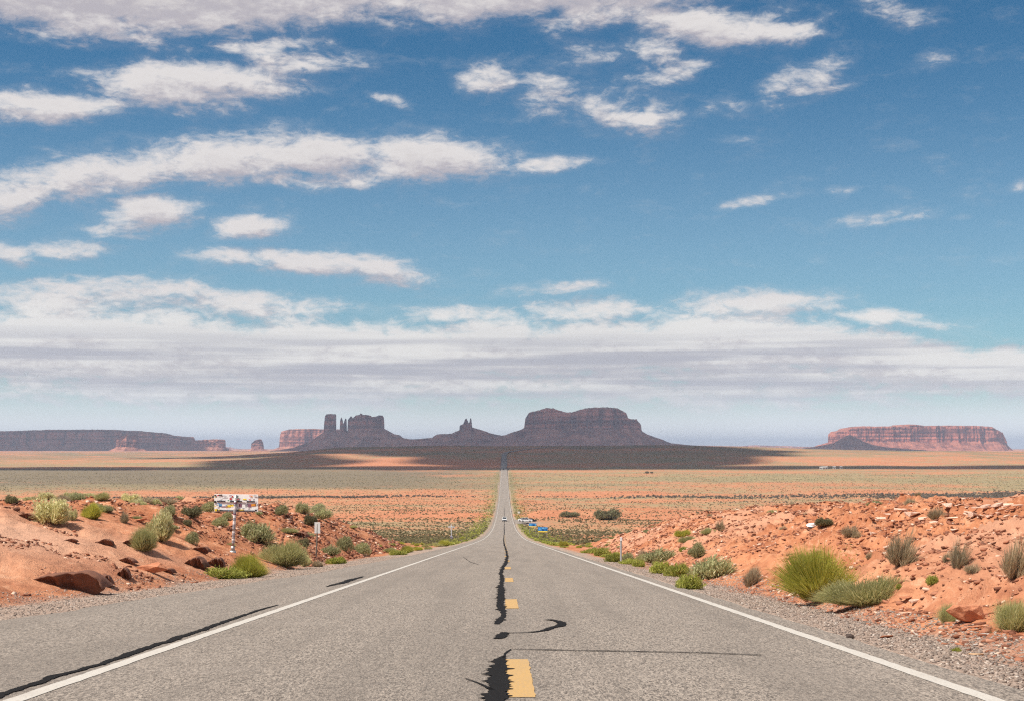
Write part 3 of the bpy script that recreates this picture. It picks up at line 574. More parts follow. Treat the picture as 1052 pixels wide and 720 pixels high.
def scatter_rocks(n, xr, yr_, sz, mats, label, group, pw=1.0, cond=None):
    k = 0; tries = 0
    while k < n and tries < n*20:
        tries += 1; y = math.exp(random.uniform(math.log(yr_[0]), math.log(yr_[1]))); x = random.uniform(*xr)
        if abs((x)/y*F) > 560: continue
        toe = float(TOER(y)) if x > 0 else -float(TOEL(y))
        if math.exp(-(((x+13)/4.5)**2+((y-36)/9)**2)) > .45: continue
        if x > 0 and float(fbm(x/2.2, y/3.5, 3, 58)) < random.uniform(-.5, .15): continue
        if (x > 0 and x < toe+.1) or (x < 0 and x > toe-.1): continue
        s = sz[0]*(sz[1]/sz[0])**(random.random()**pw); me = random.choice(mats); z = hz1(x, y)
        rz = random.uniform(-.5, .9) if x > 0 else None
        put_rock(me, x, y, z+s*.06, s, rz, .3, 'loose_stone', label, group, (1, random.uniform(.6, 1), random.uniform(.45, .95))); k += 1
scatter_rocks(150, (5.5, 19), (14, 60), (.04, .15), RED+PALE[:6], 'flat sandstone stone lying loose on the near slope of the right roadside bank', 'loose stones on the near right bank', 1.6)
scatter_rocks(55, (7, 20), (60, 140), (.10, .30), RED+PALE[:6], 'angular red block on the far part of the right roadside bank', 'blocks on the far right bank', 1.4)
scatter_rocks(45, (-24, -9.3), (26, 70), (.05, .17), RED+RED+PALE[:2], 'small red stone lying on the near part of the left roadside bank', 'loose stones on the near left bank', 1.5)
scatter_rocks(45, (-24, -7.5), (70, 135), (.12, .32), RED, 'angular red block on the steep far part of the left roadside bank', 'blocks on the far left bank', 1.4)

# pebbles and rubble nobody could count
OCT = np.array([(-1, -1, -1), (1, -1, -1), (1, 1, -1), (-1, 1, -1), (-1, -1, 1), (1, -1, 1), (1, 1, 1), (-1, 1, 1)], float)*.7
OCF = np.array([(0, 3, 2, 1), (4, 5, 6, 7), (0, 1, 5, 4), (1, 2, 6, 5), (2, 3, 7, 6), (3, 0, 4, 7)])
def pebble_field(name, x, y, s, m, flat=.55, par=None):
    n = len(x); z = H(x, y); a = RNG.uniform(0, 6.28, n); v = OCT[None]*RNG.uniform(.55, 1.3, (n, 8, 3))*s[:, None, None]*np.stack([RNG.uniform(.7, 1.5, n), RNG.uniform(.5, 1, n), np.ones(n)], -1)[:, None]
    v[:, :, 2] *= flat; v[:, :, 2] += v[:, :, 0]*RNG.uniform(-.4, .4, n)[:, None]+v[:, :, 1]*RNG.uniform(-.3, .3, n)[:, None]
    c, sn = np.cos(a)[:, None], np.sin(a)[:, None]; vx = v[:, :, 0]*c-v[:, :, 1]*sn; vy = v[:, :, 0]*sn+v[:, :, 1]*c
    V = np.stack([vx+x[:, None], vy+y[:, None], v[:, :, 2]+z[:, None]+s[:, None]*.1], -1).reshape(-1, 3)
    f = (OCF[None]+np.arange(n)[:, None, None]*8).reshape(-1, 4)
    me = mesh_np(name, V, f, m, False, {'shade': np.repeat(RNG.random(n), 8)}); return tag(link(name, me), kind='stuff')
def stone_mat(name, a, bb, cc):
    m, t, b = mat(name); s = attr(t, 'shade'); c = mixc(t, s, a, bb); c = mixc(t, maprange(t, s, .85, .95), c, cc); t.links.new(c, b.inputs['Base Color']); return m
def shoulder_pts(n, side, y0, y1):
    y = np.exp(RNG.uniform(math.log(y0), math.log(y1), n)); pe = PER if side > 0 else PEL(y); w = (TOER(y)-PER) if side > 0 else 2.2
    return side*(pe+.1+(w+.4)*RNG.random(n)**.9), y
xa, ya = shoulder_pts(15000, 1, 9, 70); xb, yb = shoulder_pts(9000, -1, 17, 80)
x = np.r_[xa, xb]; y = np.r_[ya, yb]
pebble_field('gravel', x, y, RNG.uniform(.008, .026, len(x)), stone_mat('gravel_stone', (.15, .118, .10), (.42, .34, .29), (.48, .42, .37)))
ya = np.exp(RNG.uniform(math.log(13), math.log(130), 62000)); xa = TOER(ya)-.3+RNG.random(62000)**.8*14
yb = np.exp(RNG.uniform(math.log(28), math.log(135), 34000)); xb = -TOEL(yb)+.2-RNG.random(34000)**.9*13
x = np.r_[xa, xb]; y = np.r_[ya, yb]
keep = fbm(x/1.6, y/2.4, 3, 55) > -.25+.17*(x < 0)*(y < 62)+.5*np.exp(-(((x+13)/5)**2+((y-36)/11)**2)); x, y = x[keep], y[keep]
pebble_field('rubble', x, y, (.009+.042*RNG.random(len(x))**2.4)*(1+y/60)*(1+.45*(x < 0)*(y > 55)), stone_mat('rubble_stone', (.13, .048, .03), (.48, .21, .125), (.66, .47, .36)), .45)

# ------------------------------------------------------------------ shrubs
def blades(n, rad, h, seed, width, shell=.35, base_r=.25, clumps=1, curl=.25, len_var=.4, seg=2):
    """thin tapering shoots fanning out of several crowns; returns verts, quads, shade"""
    r = np.random.default_rng(seed); ci = r.integers(0, clumps, n); ca = r.uniform(0, 6.283, clumps); cr = r.random(clumps)**.5*(.62 if clumps > 1 else 0)*rad
    cx, cy = np.cos(ca)*cr, np.sin(ca)*cr; cs = r.uniform(.38, .62, clumps) if clumps > 1 else np.array([1.0]); chh = r.uniform(.62, 1.12, clumps)*(1-.35*(cr/rad)**2)
    a = r.uniform(0, 6.283, n); q = r.random(n)**.5; sc = cs[ci]*rad
    ex = cx[ci]+np.cos(a)*q*sc*(1+.25*fbm(np.cos(a)*2+ci, np.sin(a)*2, 2, seed)); ey = cy[ci]+np.sin(a)*q*sc*(1+.25*fbm(np.cos(a)*2, np.sin(a)*2+ci, 2, seed+1))
    ez = h*chh[ci]*np.sqrt(np.clip(1-(q*.9)**2, .04, 1))*r.uniform(1-len_var, 1.08, n)
    b0 = r.random(n)**.5*base_r*rad; bx = cx[ci]*.55+np.cos(a+r.normal(0, .6, n))*b0*cs[ci]; by = cy[ci]*.55+np.sin(a+r.normal(0, .6, n))*b0*cs[ci]
    t0 = r.uniform(0, shell, n); P = []
    for k in range(seg+1):
        t = t0+(1-t0)*k/seg; P.append(np.stack([bx+(ex-bx)*t**(1+curl), by+(ey-by)*t**(1+curl), ez*t**(1-curl*.4)], -1))
    jit = r.normal(0, .045*rad, (n, 3)); P = [p+jit*(k/seg) for k, p in enumerate(P)]
    w = width*r.uniform(.5, 1.5, n); sa = r.uniform(0, 6.283, n); sd = np.stack([np.cos(sa), np.sin(sa), r.uniform(-.5, .5, n)], -1)*w[:, None]
    prof = (.55, 1.0, .8, .15) if seg == 3 else (.6, 1.0, .2); V = []
    for k, p in enumerate(P): V += [p-sd*prof[k]*.5, p+sd*prof[k]*.5]
    V = np.stack(V, 1).reshape(-1, 3); V[:, 2] = np.maximum(V[:, 2], 0); m = 2*(seg+1); f = np.concatenate([np.array([[2*k, 2*k+1, 2*k+3, 2*k+2]]) for k in range(seg)])
    f = (f[None]+np.arange(n)[:, None, None]*m).reshape(-1, 4); return V, f, np.repeat(r.random(n), m)
def leaf_cloud(n, rad, h, seed, size, clumps):
    """small leaves gathered in uneven clumps round the shoots"""
    r = np.random.default_rng(seed+50); ci = r.integers(0, clumps, n); ca = r.uniform(0, 6.283, clumps); cr = r.random(clumps)**.5*.68*rad
    cx, cy = np.cos(ca)*cr, np.sin(ca)*cr; ch = h*r.uniform(.30, .72, clumps); cs = r.uniform(.24, .44, clumps)*rad; d = r.normal(0, 1, (n, 3)); d /= np.linalg.norm(d, axis=1, keepdims=True)
    q = r.random(n)**.55*(1+.3*fbm(d[:, 0]*3+ci*3, d[:, 1]*3+d[:, 2]*2, 3, seed)); c = np.stack([cx[ci]+d[:, 0]*q*cs[ci], cy[ci]+d[:, 1]*q*cs[ci], ch[ci]+d[:, 2]*q*cs[ci]*min(1, h*1.1)], -1); c[:, 2] = np.maximum(c[:, 2], .02)
    t1 = r.normal(0, 1, (n, 3)); t1[:, 2] = np.abs(t1[:, 2])+.4; t1 /= np.linalg.norm(t1, axis=1, keepdims=True); t2 = np.cross(t1, r.normal(0, 1, (n, 3))); t2 /= np.linalg.norm(t2, axis=1, keepdims=True); s = size*r.uniform(.5, 1.4, (n, 1))
    V = np.stack([c-t1*s, c+t2*s*.42, c+t1*s, c-t2*s*.42], 1).reshape(-1, 3); return V, np.arange(4*n).reshape(-1, 4), np.repeat(r.random(n), 4)
LEAVES = {'pale': (2600, .060), 'sage': (2600, .055), 'dark': (3000, .065), 'weed': (1800, .060), 'broom': (4200, .013), 'olive': (3000, .014)}
KIND = {  # blades, width, height per unit radius, leafy part, crown base, sub-clumps
 'broom': (11000, .0075, 1.0, .40, .22, 9), 'olive': (9500, .0075, .62, .50, .5, 9), 'dry': (1300, .011, .95, .45, .35, 6), 'pale': (3200, .026, .85, .70, .45, 7),
 'sage': (2600, .024, .72, .65, .5, 6), 'weed': (2000, .026, .52, .5, .6, 7), 'dark': (2600, .032, .75, .6, .5, 6), 'straw': (1500, .014, .65, .3, .45, 4)}
PROTO = {}
def proto(kind, var):
    key = (kind, var)
    if key in PROTO: return PROTO[key]
    n, w, hh, sh, br, cl = KIND[kind]; seed = 17*var + sum(map(ord, kind))
    V, f, s = blades(n, 1.0, hh, seed, w*1.5, sh, br, cl)
    if kind in LEAVES:
        nl, ls = LEAVES[kind]; keepn = len(f)//2 if kind not in ('broom', 'olive') else len(f); keepn -= keepn % 2; f = f[:keepn]; V = V[:keepn//2*6]; s = s[:keepn//2*6]
        V2, f2, s2_ = leaf_cloud(nl, 1.0, hh, seed, ls, cl+3); f = np.concatenate([f, f2+len(V)]); V = np.concatenate([V, V2]); s = np.r_[s, s2_]
    rr_ = np.quantile(np.hypot(V[:, 0], V[:, 1]), .965); zz_ = np.quantile(V[:, 2], .985); V[:, :2] /= rr_; V[:, 2] *= hh/zz_
    fol = mesh_np('foliage', V, f, LEAF[kind], False, {'shade': s})
    V, f, s = blades(110, .8, hh*.85, seed, .02, .0, .15, cl, seg=3); stem = mesh_np('woody_stems', V, f, M_STEM)
    PROTO[key] = (fol, stem); return PROTO[key]
def shrub(kind, x, y, z, r, label, group=None, name='shrub', sc=(1, 1, 1), rz=None, parts=True, cat='shrub', tilt=(0, 0)):
    fol, stem = proto(kind, random.randrange(4)); rz = random.uniform(0, 6.28) if rz is None else rz
    if parts:
        o = empty(name, (x, y, z-.03), rz); link('foliage', fol, o); link('woody_stems', stem, o)
    else: o = link(name, fol); o.location = (x, y, z-.03)
    o.rotation_euler = (tilt[0], tilt[1], rz); o.scale = (r*sc[0], r*sc[1], r*sc[2]); return tag(o, label, cat, group)
NS = [ # px, py foot, width px, height px, kind, name, label
 (851, 616, 86, 48, 'broom', 'rabbitbrush', 'biggest bright green brushy shrub beside the right gravel shoulder'),
 (897, 621, 100, 27, 'olive', 'snakeweed', 'long low olive shrub stretched beside the biggest green shrub on the right'),
 (926, 583, 38, 34, 'dry', 'dry_shrub', 'grey-brown leaning shrub midway up the right bank above the long olive shrub'),
 (984, 583, 26, 28, 'dry', 'dry_shrub', 'narrow grey twiggy shrub right of centre on the right bank slope'),
 (973, 578, 12, 13, 'dry', 'dry_shrub', 'tiny twiggy shrub touching the narrow grey shrub on the right bank'),
 (1043, 596, 36, 40, 'dry', 'dry_shrub', 'tall grey-green shrub cut by the right frame edge, higher of two'),
 (1000, 594, 20, 11, 'dry', 'dry_shrub', 'low brown tuft between the narrow grey shrub and the frame edge'),
 (1042, 649, 44, 30, 'olive', 'snakeweed', 'olive shrub cut by the right frame edge, lower of two, behind the red boulder'),
 (975, 640, 28, 18, 'olive', 'snakeweed', 'round olive tuft just left of the largest red boulder'),
 (983, 669, 11, 6, 'weed', 'green_weed', 'small green weed rooted at the right gravel edge'),
 (771, 602, 30, 20, 'straw', 'dry_shrub', 'pale straw-coloured dry bush at the right road edge left of the biggest green shrub'),
 (733, 594, 42, 20, 'sage', 'sagebrush', 'grey-green double clump on the right road edge left of the straw-coloured bush'),
 (708, 605, 30, 15, 'weed', 'green_weed', 'dark-shaded green weed nearest the white line on the right verge'),
 (697, 592, 26, 13, 'weed', 'green_weed', 'bright round green weed on the right verge behind the nearest one'),
 (679, 589, 26, 12, 'weed', 'green_weed', 'bright green low weed on the right verge farther along the line'),
 (656, 582, 14, 7, 'weed', 'green_weed', 'small weed right of the white marker post'), (631, 577, 18, 9, 'weed', 'green_weed', 'yellow-green weed just left of the white marker post'),
 (644, 577, 16, 9, 'sage', 'sagebrush', 'grey bush right behind the white marker post'), (619, 571, 16, 8, 'weed', 'green_weed', 'green weed second left of the white marker post'),
 (678, 578, 34, 13, 'sage', 'sagebrush', 'wide grey-green bush at the foot of the far right bank'), (660, 574, 18, 9, 'straw', 'dry_shrub', 'tan bush left of the wide grey-green bush on the far right bank'),
 (716, 573, 18, 14, 'sage', 'sagebrush', 'tall grey bush on the right bank behind the double clump'), (875, 552, 25, 12, 'dry', 'dry_shrub', 'dark grey shrub near the crest of the right bank, left of the pale slabs'),
 (964, 532, 26, 14, 'dry', 'dry_shrub', 'grey-green shrub among the pale slabs on the right crest'), (741, 545, 12, 11, 'dry', 'dry_shrub', 'small twiggy bush on the pale patch of the far right bank'),
 (846, 543, 18, 7, 'dark', 'sagebrush', 'low dark green plants beside the white plastic bag'), (925, 606, 8, 5, 'weed', 'green_weed', 'tiny weed above the tilted red slabs'), (958, 602, 14, 9, 'weed', 'green_weed', 'small green tuft low on the right bank slope between olive shrubs'),
 (893, 575, 9, 8, 'dry', 'dry_shrub', 'small tuft left of the grey-brown leaning shrub'),
 # left side
 (53, 540, 38, 23, 'pale', 'rabbitbrush', 'large pale yellow-green bush alone on the left plateau'), (73, 534, 11, 10, 'pale', 'rabbitbrush', 'small pale bush touching the right of the large pale yellow-green bush'),
 (95, 533, 27, 15, 'broom', 'rabbitbrush', 'green bush right of the large pale yellow-green bush'), (127, 537, 13, 13, 'dry', 'dry_shrub', 'narrow dark bush on a stalk right of the green bush on the left plateau'),
 (163, 556, 30, 27, 'pale', 'rabbitbrush', 'tall yellowish bush at the slope edge of the left bank'), (145, 566, 27, 22, 'olive', 'snakeweed', 'olive bush in front of the tall yellowish bush on the left bank'),
 (197, 558, 15, 12, 'sage', 'sagebrush', 'small round grey bush between the tall yellowish bush and the sign post'), (172, 531, 16, 11, 'sage', 'sagebrush', 'grey bush left of the stickered sign on the plateau'),
 (196, 531, 20, 10, 'dark', 'sagebrush', 'dark bush just left of the stickered sign board'), (215, 526, 18, 10, 'sage', 'sagebrush', 'grey bush behind the lower left corner of the stickered sign'),
 (226, 541, 17, 9, 'sage', 'sagebrush', 'grey-brown bush below the left half of the stickered sign'), (233, 534, 11, 7, 'sage', 'sagebrush', 'small bush right under the stickered sign board'),
 (192, 540, 8, 6, 'dark', 'sagebrush', 'little dark tuft below the dark bush left of the stickered sign'),
 (264, 558, 34, 20, 'sage', 'sagebrush', 'big grey-green bush right of the stickered sign post'), (290, 581, 54, 23, 'olive', 'snakeweed', 'long green bush sprawling down the left bank right of the sign post'),
 (258, 593, 36, 22, 'broom', 'rabbitbrush', 'bright green clump at the foot of the left bank below the sign post'), (226, 594, 50, 11, 'weed', 'green_weed', 'flat spread of green weeds at the left gravel edge'),
 (310, 581, 18, 12, 'pale', 'rabbitbrush', 'silvery bush at the right end of the long green bush'), (289, 530, 15, 9, 'sage', 'sagebrush', 'round olive bush on the slope right of the stickered sign'),
 (311, 528, 14, 10, 'sage', 'sagebrush', 'grey bush on the left bank crest above the small white sign'), (318, 540, 13, 10, 'dark', 'sagebrush', 'dark bush left of the small white sign'),
 (331, 533, 18, 9, 'sage', 'sagebrush', 'dark bush behind the small white sign'), (327, 526, 16, 8, 'sage', 'sagebrush', 'pale grey bush on the crest behind the small white sign'),
 (312, 561, 12, 8, 'dark', 'sagebrush', 'dark low bush left of the small white sign post'), (339, 570, 20, 9, 'sage', 'sagebrush', 'grey-green bush right of the small white sign post'),
 (345, 579, 20, 7, 'weed', 'green_weed', 'green weeds at the gravel edge right of the small white sign'), (354, 566, 18, 14, 'sage', 'sagebrush', 'tall grey bush right of the small white sign at the bank foot'),
 (372, 570, 18, 12, 'sage', 'sagebrush', 'grey bush at the foot of the far left bank'), (327, 582, 18, 7, 'straw', 'dry_shrub', 'pale dry tuft at the gravel edge below the small white sign'),
 (47, 513, 18, 7, 'pale', 'rabbitbrush', 'pale flat bush on the skyline of the left plateau'), (105, 514, 16, 8, 'olive', 'snakeweed', 'green bush on the skyline of the left plateau'),
 (10, 517, 12, 8, 'dark', 'sagebrush', 'dark bush at the far left edge of the plateau'),
 (624, 534, 26, 10, 'dark', 'juniper', 'dark round juniper standing on the orange valley floor right of the signs'), (584, 531, 20, 5, 'dark', 'juniper', 'low flat green bush beside the red dirt cut in the valley'),
]
for (px, py, w, h, kd, nm, lb) in NS:
    x, y, z = ground_at(px, py); r = w*y/F/2*1.05; hh = h*y/F; sh = hh/KIND[kd][2]/r*1.05
    sy = .62 if w > 60 else .9
    shrub(kd, x, y+r*.35, hz1(x, y+r*.35), r, lb, None, nm, (1, sy, sh), rz=random.uniform(-.3, .3), tilt=(0, R(14) if (px > 870 and kd == 'dry') else 0))
def scatter_shrubs(n, xr, yr_, rr, kinds, label, group, name, parts, cond=None):
    k = 0; tr = 0
    while k < n and tr < n*30:
        tr += 1; y = math.exp(random.uniform(math.log(yr_[0]), math.log(yr_[1]))); x = random.uniform(*xr) if xr else random.uniform(-.36, .37)*y
        if abs(x/y*F) > 545: continue
        if cond and not cond(x, y): continue
        r = random.uniform(*rr); shrub(random.choice(kinds), x, y, hz1(x, y), r, label, group, name, (1, 1, random.uniform(.8, 1.15)), parts=parts); k += 1
offr = lambda a: (lambda x, y: (x > TOER(y)+a) if x > 0 else (-x > TOEL(y)+a))
scatter_shrubs(26, (6, 20), (45, 140), (.12, .38), ['sage', 'dry', 'olive', 'weed'], 'small desert shrub on the slope of the right roadside bank', 'small shrubs on the right bank', 'shrub', True, offr(.3))
scatter_shrubs(30, (-26, -8), (50, 135), (.14, .45), ['sage', 'sage', 'olive', 'dry'], 'small grey desert shrub on the slope of the left roadside bank', 'small shrubs on the left bank', 'shrub', True, offr(.5))
scatter_shrubs(30, (-32, -13), (42, 75), (.22, .5), ['sage', 'pale', 'olive', 'pale', 'straw'], 'desert shrub among others on the level top of the left roadside bank', 'shrubs on the left plateau', 'shrub', True, lambda x, y: x < -14)
scatter_shrubs(45, (-9.5, -5.4), (85, 330), (.25, .6), ['weed', 'weed', 'olive', 'broom'], 'green roadside bush along the left verge of the highway', 'bushes along the left verge', 'roadside_bush', False)
scatter_shrubs(45, (4.9, 9), (60, 330), (.2, .55), ['weed', 'weed', 'olive', 'broom'], 'green roadside bush along the right verge of the highway', 'bushes along the right verge', 'roadside_bush', False)
# scrub of the valley floor: thousands of bushes, one mesh
def scrub_field(name, x, y, r, m, hh=.75):
    n = len(x); z = H(x, y); nb_ = 9; a = RNG.uniform(0, 6.283, (n, nb_)); el_ = RNG.uniform(.1, 1.45, (n, nb_)); rr = r[:, None]
    dx_ = np.cos(a)*np.cos(el_); dy_ = np.sin(a)*np.cos(el_); dz_ = np.sin(el_)*hh
    c = np.stack([x[:, None]+dx_*rr*.45, y[:, None]+dy_*rr*.45, z[:, None]+dz_*rr*.45+.02], -1)
    t1 = RNG.normal(0, 1, (n, nb_, 3)); t1 /= np.linalg.norm(t1, axis=-1, keepdims=True); t2 = np.cross(t1, RNG.normal(0, 1, (n, nb_, 3))); t2 /= np.linalg.norm(t2, axis=-1, keepdims=True)
    s = rr[..., None]*RNG.uniform(.35, .65, (n, nb_, 1)); sq = np.array([1, 1, hh])
    V = np.stack([c+t1*s*sq, c-t1*s*.5*sq+t2*s*.85*sq, c-t1*s*.5*sq-t2*s*.85*sq], 2).reshape(-1, 3); V[:, 2] = np.maximum(V[:, 2], np.repeat(z, nb_*3)-.1)
    f = np.arange(len(V)).reshape(-1, 3); sh = np.repeat(np.clip(RNG.random(n)[:, None]*.7+RNG.random((n, nb_))*.35, 0, 1).ravel(), 3)
    return tag(link(name, mesh_np(name, V, f, m, False, {'shade': sh})), kind='stuff')
n = 95000
y = 165*(1900/165)**RNG.random(n); x = RNG.uniform(-.38, .39, n)*y; d = np.abs(x)
dn = SC(y*(1+.05*fbm(x/300, y*0, 3, 77))) + .3*fbm(x/260, y/90, 4, 61)+.75*fbm(x/14, y/32, 3, 62)
keep = (d > PEL(y)+1.2) & (RNG.random(n) < np.clip(dn*1.2+.16, .06, 1)) & ~((np.abs(x-13) < 10) & (np.abs(y-600) < 45)); x, y = x[keep], y[keep]
scrub_field('desert_scrub', x, y, RNG.uniform(.22, .62, len(x))*(1+.35*(y > 600)), leaf_mat('scrub_leaf', (.15, .135, .07), (.32, .275, .15), (.42, .36, .21)))
# denser dark bush lines along the dry washes
def wash(x0, y0, x1, y1, n, wd, rr):
    t = RNG.random(n); return x0+(x1-x0)*t+RNG.normal(0, wd, n), y0+(y1-y0)*t+RNG.normal(0, wd, n)+np.sin(t*17)*wd, RNG.uniform(*rr, n)
ws = [wash(290, 1130, 640, 1330, 2200, 26, (.8, 1.7)), wash(-350, 1150, -40, 1180, 420, 7, (.8, 1.9)), wash(-210, 1140, -95, 1150, 260, 5, (1.2, 2.4)), wash(90, 1130, 500, 1240, 900, 16, (.8, 1.9)), wash(330, 1180, 520, 1210, 700, 22, (.9, 2.2)), wash(-30, 1170, 60, 1180, 60, 5, (.7, 1.2)),
      wash(-420, 960, -330, 980, 120, 8, (.8, 1.5)), wash(150, 1000, 420, 1030, 150, 10, (.6, 1.2))]
x = np.concatenate([w[0] for w in ws]); y = np.concatenate([w[1] for w in ws]); r = np.concatenate([w[2] for w in ws])
k = np.abs(x) > 12; scrub_field('wash_scrub', x[k], y[k], r[k], LEAF['greasewood'], .9)
# green ribbon of grass along the valley road
n = 5200; y = 150*(1900/150)**RNG.random(n); sd = RNG.choice([-1, 1], n); x = sd*(np.where(sd < 0, PEL(y), PER)+.9+np.abs(RNG.normal(0, 2.2, n))*(1+y/900)*(y > 190)+np.abs(RNG.normal(0, 1.0, n)))
k = (x < 0) | (np.abs(y-600) > 45); scrub_field('verge_grass', x[k], y[k], RNG.uniform(.2, .5, k.sum()), LEAF['weed'], .8)

# ------------------------------------------------------------------ signs, posts, small things
M_BOARD = simple('faded_white_sign', (.80, .80, .80), .5, 0, .08, 4); M_RAIL = simple('dark_rail', (.07, .065, .08), .6, .2, .2, 10)
STK = [simple('sticker_'+nm, c, .5, 0, .1, 12) for nm, c in (('black', (.03, .03, .035)), ('white', (.8, .8, .8)), ('red', (.55, .05, .06)), ('yellow', (.75, .55, .03)), ('orange', (.7, .28, .04)), ('blue', (.08, .30, .55)), ('purple', (.22, .10, .16)), ('grey', (.35, .35, .38)), ('green', (.08, .25, .12)))]
x, y, z = ground_at(240, 567); k = y/F
sg = tag(empty('road_sign', (x, y, z), R(-16)), 'white road sign seen from behind, plastered with stickers, on a single stickered post', 'sign')
bw, bh = 49.5*k, 18*k; bz = (567-525.5)*k
bm = bmesh.new(); add_box(bm, (2.2*k, .05, bz+bh/2), (bw, .02, bh), None, .006); link('sign_board', bm_mesh(bm, 'sign_board', M_BOARD), sg)
for zz in (bz+bh*.60, bz+bh*.06):
    bm = bmesh.new(); add_box(bm, (2.2*k, .022, zz), (bw*.86, .03, bh*.075)); link('rail', bm_mesh(bm, 'rail', M_RAIL), sg)
bm = bmesh.new(); add_cyl(bm, (-.02, -.03, .05), (.10, -.03, bz+bh*.97), .05, .045, 12); po = link('post', bm_mesh(bm, 'post', M_STEEL, True), sg)
bm = bmesh.new(); add_cyl(bm, (-.02, -.03, -.15), (-.02, -.03, .06), .13, .11, 12); add_cyl(bm, (-.02, -.03, .06), (-.02, -.03, .22), .08, .058, 12); link('post_base', bm_mesh(bm, 'post_base', M_STEEL, True), sg)
rs = random.Random(4); used = []
big = [(-.36, .36, .07, .14, 5), (-.14, .33, .17, .13, 3), (-.26, .29, .16, .05, 6), (.39, .40, .13, .13, 4), (.10, .38, .06, .18, 6), (.24, .40, .06, .12, 7), (.31, .37, .07, .16, 6), (-.12, .74, .05, .10, 2), (-.08, .88, .03, .08, 2), (.20, .72, .08, .07, 3), (.12, .10, .13, .09, 3), (-.45, .09, .07, .12, 3), (-.36, .95, .10, .07, 0), (-.47, .93, .04, .08, 0), (-.47, .56, .05, .12, 0), (.32, .70, .05, .06, 2), (.44, .93, .07, .06, 7), (.34, .92, .06, .05, 2), (-.25, .9, .08, .05, 7), (-.12, .92, .06, .05, 6), (.25, .06, .12, .07, 0), (.46, .1, .05, .1, 0), (-.33, .08, .08, .06, 0), (-.18, .6, .1, .1, 1), (.2, .6, .1, .09, 1), (-.42, .36, .04, .06, 7), (.47, .55, .03, .1, 6), (.05, .9, .04, .07, 7), (-.03, .25, .03, .2, 1), (.18, .2, .05, .08, 7)]
for (u, v, w, h, c) in big:
    bm = bmesh.new(); add_box(bm, (2.2*k+u*bw, .035-.0012*len(used), bz+v*bh), (w*bw, .004, h*bh), Matrix.Rotation(rs.uniform(-.12, .12), 3, 'Y')); used.append(1); link('sticker', bm_mesh(bm, 'sticker', STK[c]), sg)
for i in range(30):
    u = rs.uniform(-.47, .47); v = rs.uniform(.05, .95); bm = bmesh.new(); add_box(bm, (2.2*k+u*bw, .035-.0012*len(used), bz+v*bh), (rs.uniform(.015, .045)*bw, .004, rs.uniform(.03, .07)*bh), Matrix.Rotation(rs.uniform(-.3, .3), 3, 'Y')); used.append(1)
    link('sticker', bm_mesh(bm, 'sticker', rs.choice(STK)), sg)
for i in range(16):
    zz = .3+i*(bz+bh-.4)/16+rs.uniform(-.03, .03); bm = bmesh.new(); t = zz/(bz+bh); add_cyl(bm, (-.02+.12*t, -.03, zz), (-.02+.12*(t+.03), -.03, zz+rs.uniform(.05, .12)), .0535, .0525, 12); link('sticker', bm_mesh(bm, 'sticker', rs.choice([STK[1], STK[1], STK[7], STK[7], STK[1], STK[6]])), po)

x, y, z = ground_at(324.5, 571); k = y/F
s2 = tag(empty('road_sign', (x, y, z), R(-16)), 'small blank pale sign on a thin leaning post at the left bank foot', 'sign')
bm = bmesh.new(); add_box(bm, (.15*k*10, .02, 29*k), (6.3*k, .012, 11.5*k), None, .004); link('sign_board', bm_mesh(bm, 'sign_board', simple('pale_sign_back', (.66, .69, .68), .5, .1, .08, 8)), s2)
bm = bmesh.new(); add_cyl(bm, (0, .02, -.1), (.15*k*10, .045, 33*k), .034, .034, 8); link('post', bm_mesh(bm, 'post', simple('weathered_post', (.20, .17, .14), .7, .2, .2, 12)), s2)

x, y, z = ground_at(638, 577.5); k = y/F
s3 = tag(empty('marker_post', (x, y, z), 0), 'slim white-topped marker post on the right verge', 'marker post')
bm = bmesh.new(); add_box(bm, (0, 0, 12.5*k), (.085, .045, 27*k), None, .006); add_box(bm, (0, -.03, 12.5*k), (.03, .02, 26*k)); link('post', bm_mesh(bm, 'post', simple('grey_marker', (.52, .54, .54), .5, .3, .1, 20)), s3)
bm = bmesh.new(); add_box(bm, (0, -.036, 24*k), (.10, .03, 3.6*k), None, .005); link('reflector', bm_mesh(bm, 'reflector', simple('white_reflector', (.82, .83, .84), .35)), s3)

y = 300.; x = -54.3/F*y; z = hz1(x, y); k = y/F
c_ = tag(empty('memorial_cross', (x, y, z)), 'small white roadside memorial cross in the scrub left of the road', 'cross'); MW = simple('white_wood', (.66, .66, .70), .6); MF = simple('faded_flowers', (.32, .30, .42), .8, 0, .5, 25)
ct = (CY-538.8)/F*y-z
bm = bmesh.new(); add_box(bm, (0, 0, ct/2), (.20, .06, ct+.2), None, .01); link('upright', bm_mesh(bm, 'upright', MW), c_)
bm = bmesh.new(); add_box(bm, (0, -.035, ct-.42), (1.35, .06, .24), None, .01); link('crossbar', bm_mesh(bm, 'crossbar', MW), c_)
bm = bmesh.new()
for i in range(40):
    a = random.uniform(0, 6.28); rr = random.uniform(.16, .30); bmesh.ops.create_icosphere(bm, subdivisions=1, radius=random.uniform(.05, .09), matrix=Matrix.Translation((math.cos(a)*rr, -.1, .45+math.sin(a)*rr)))
link('wreath', bm_mesh(bm, 'wreath', MF), c_)

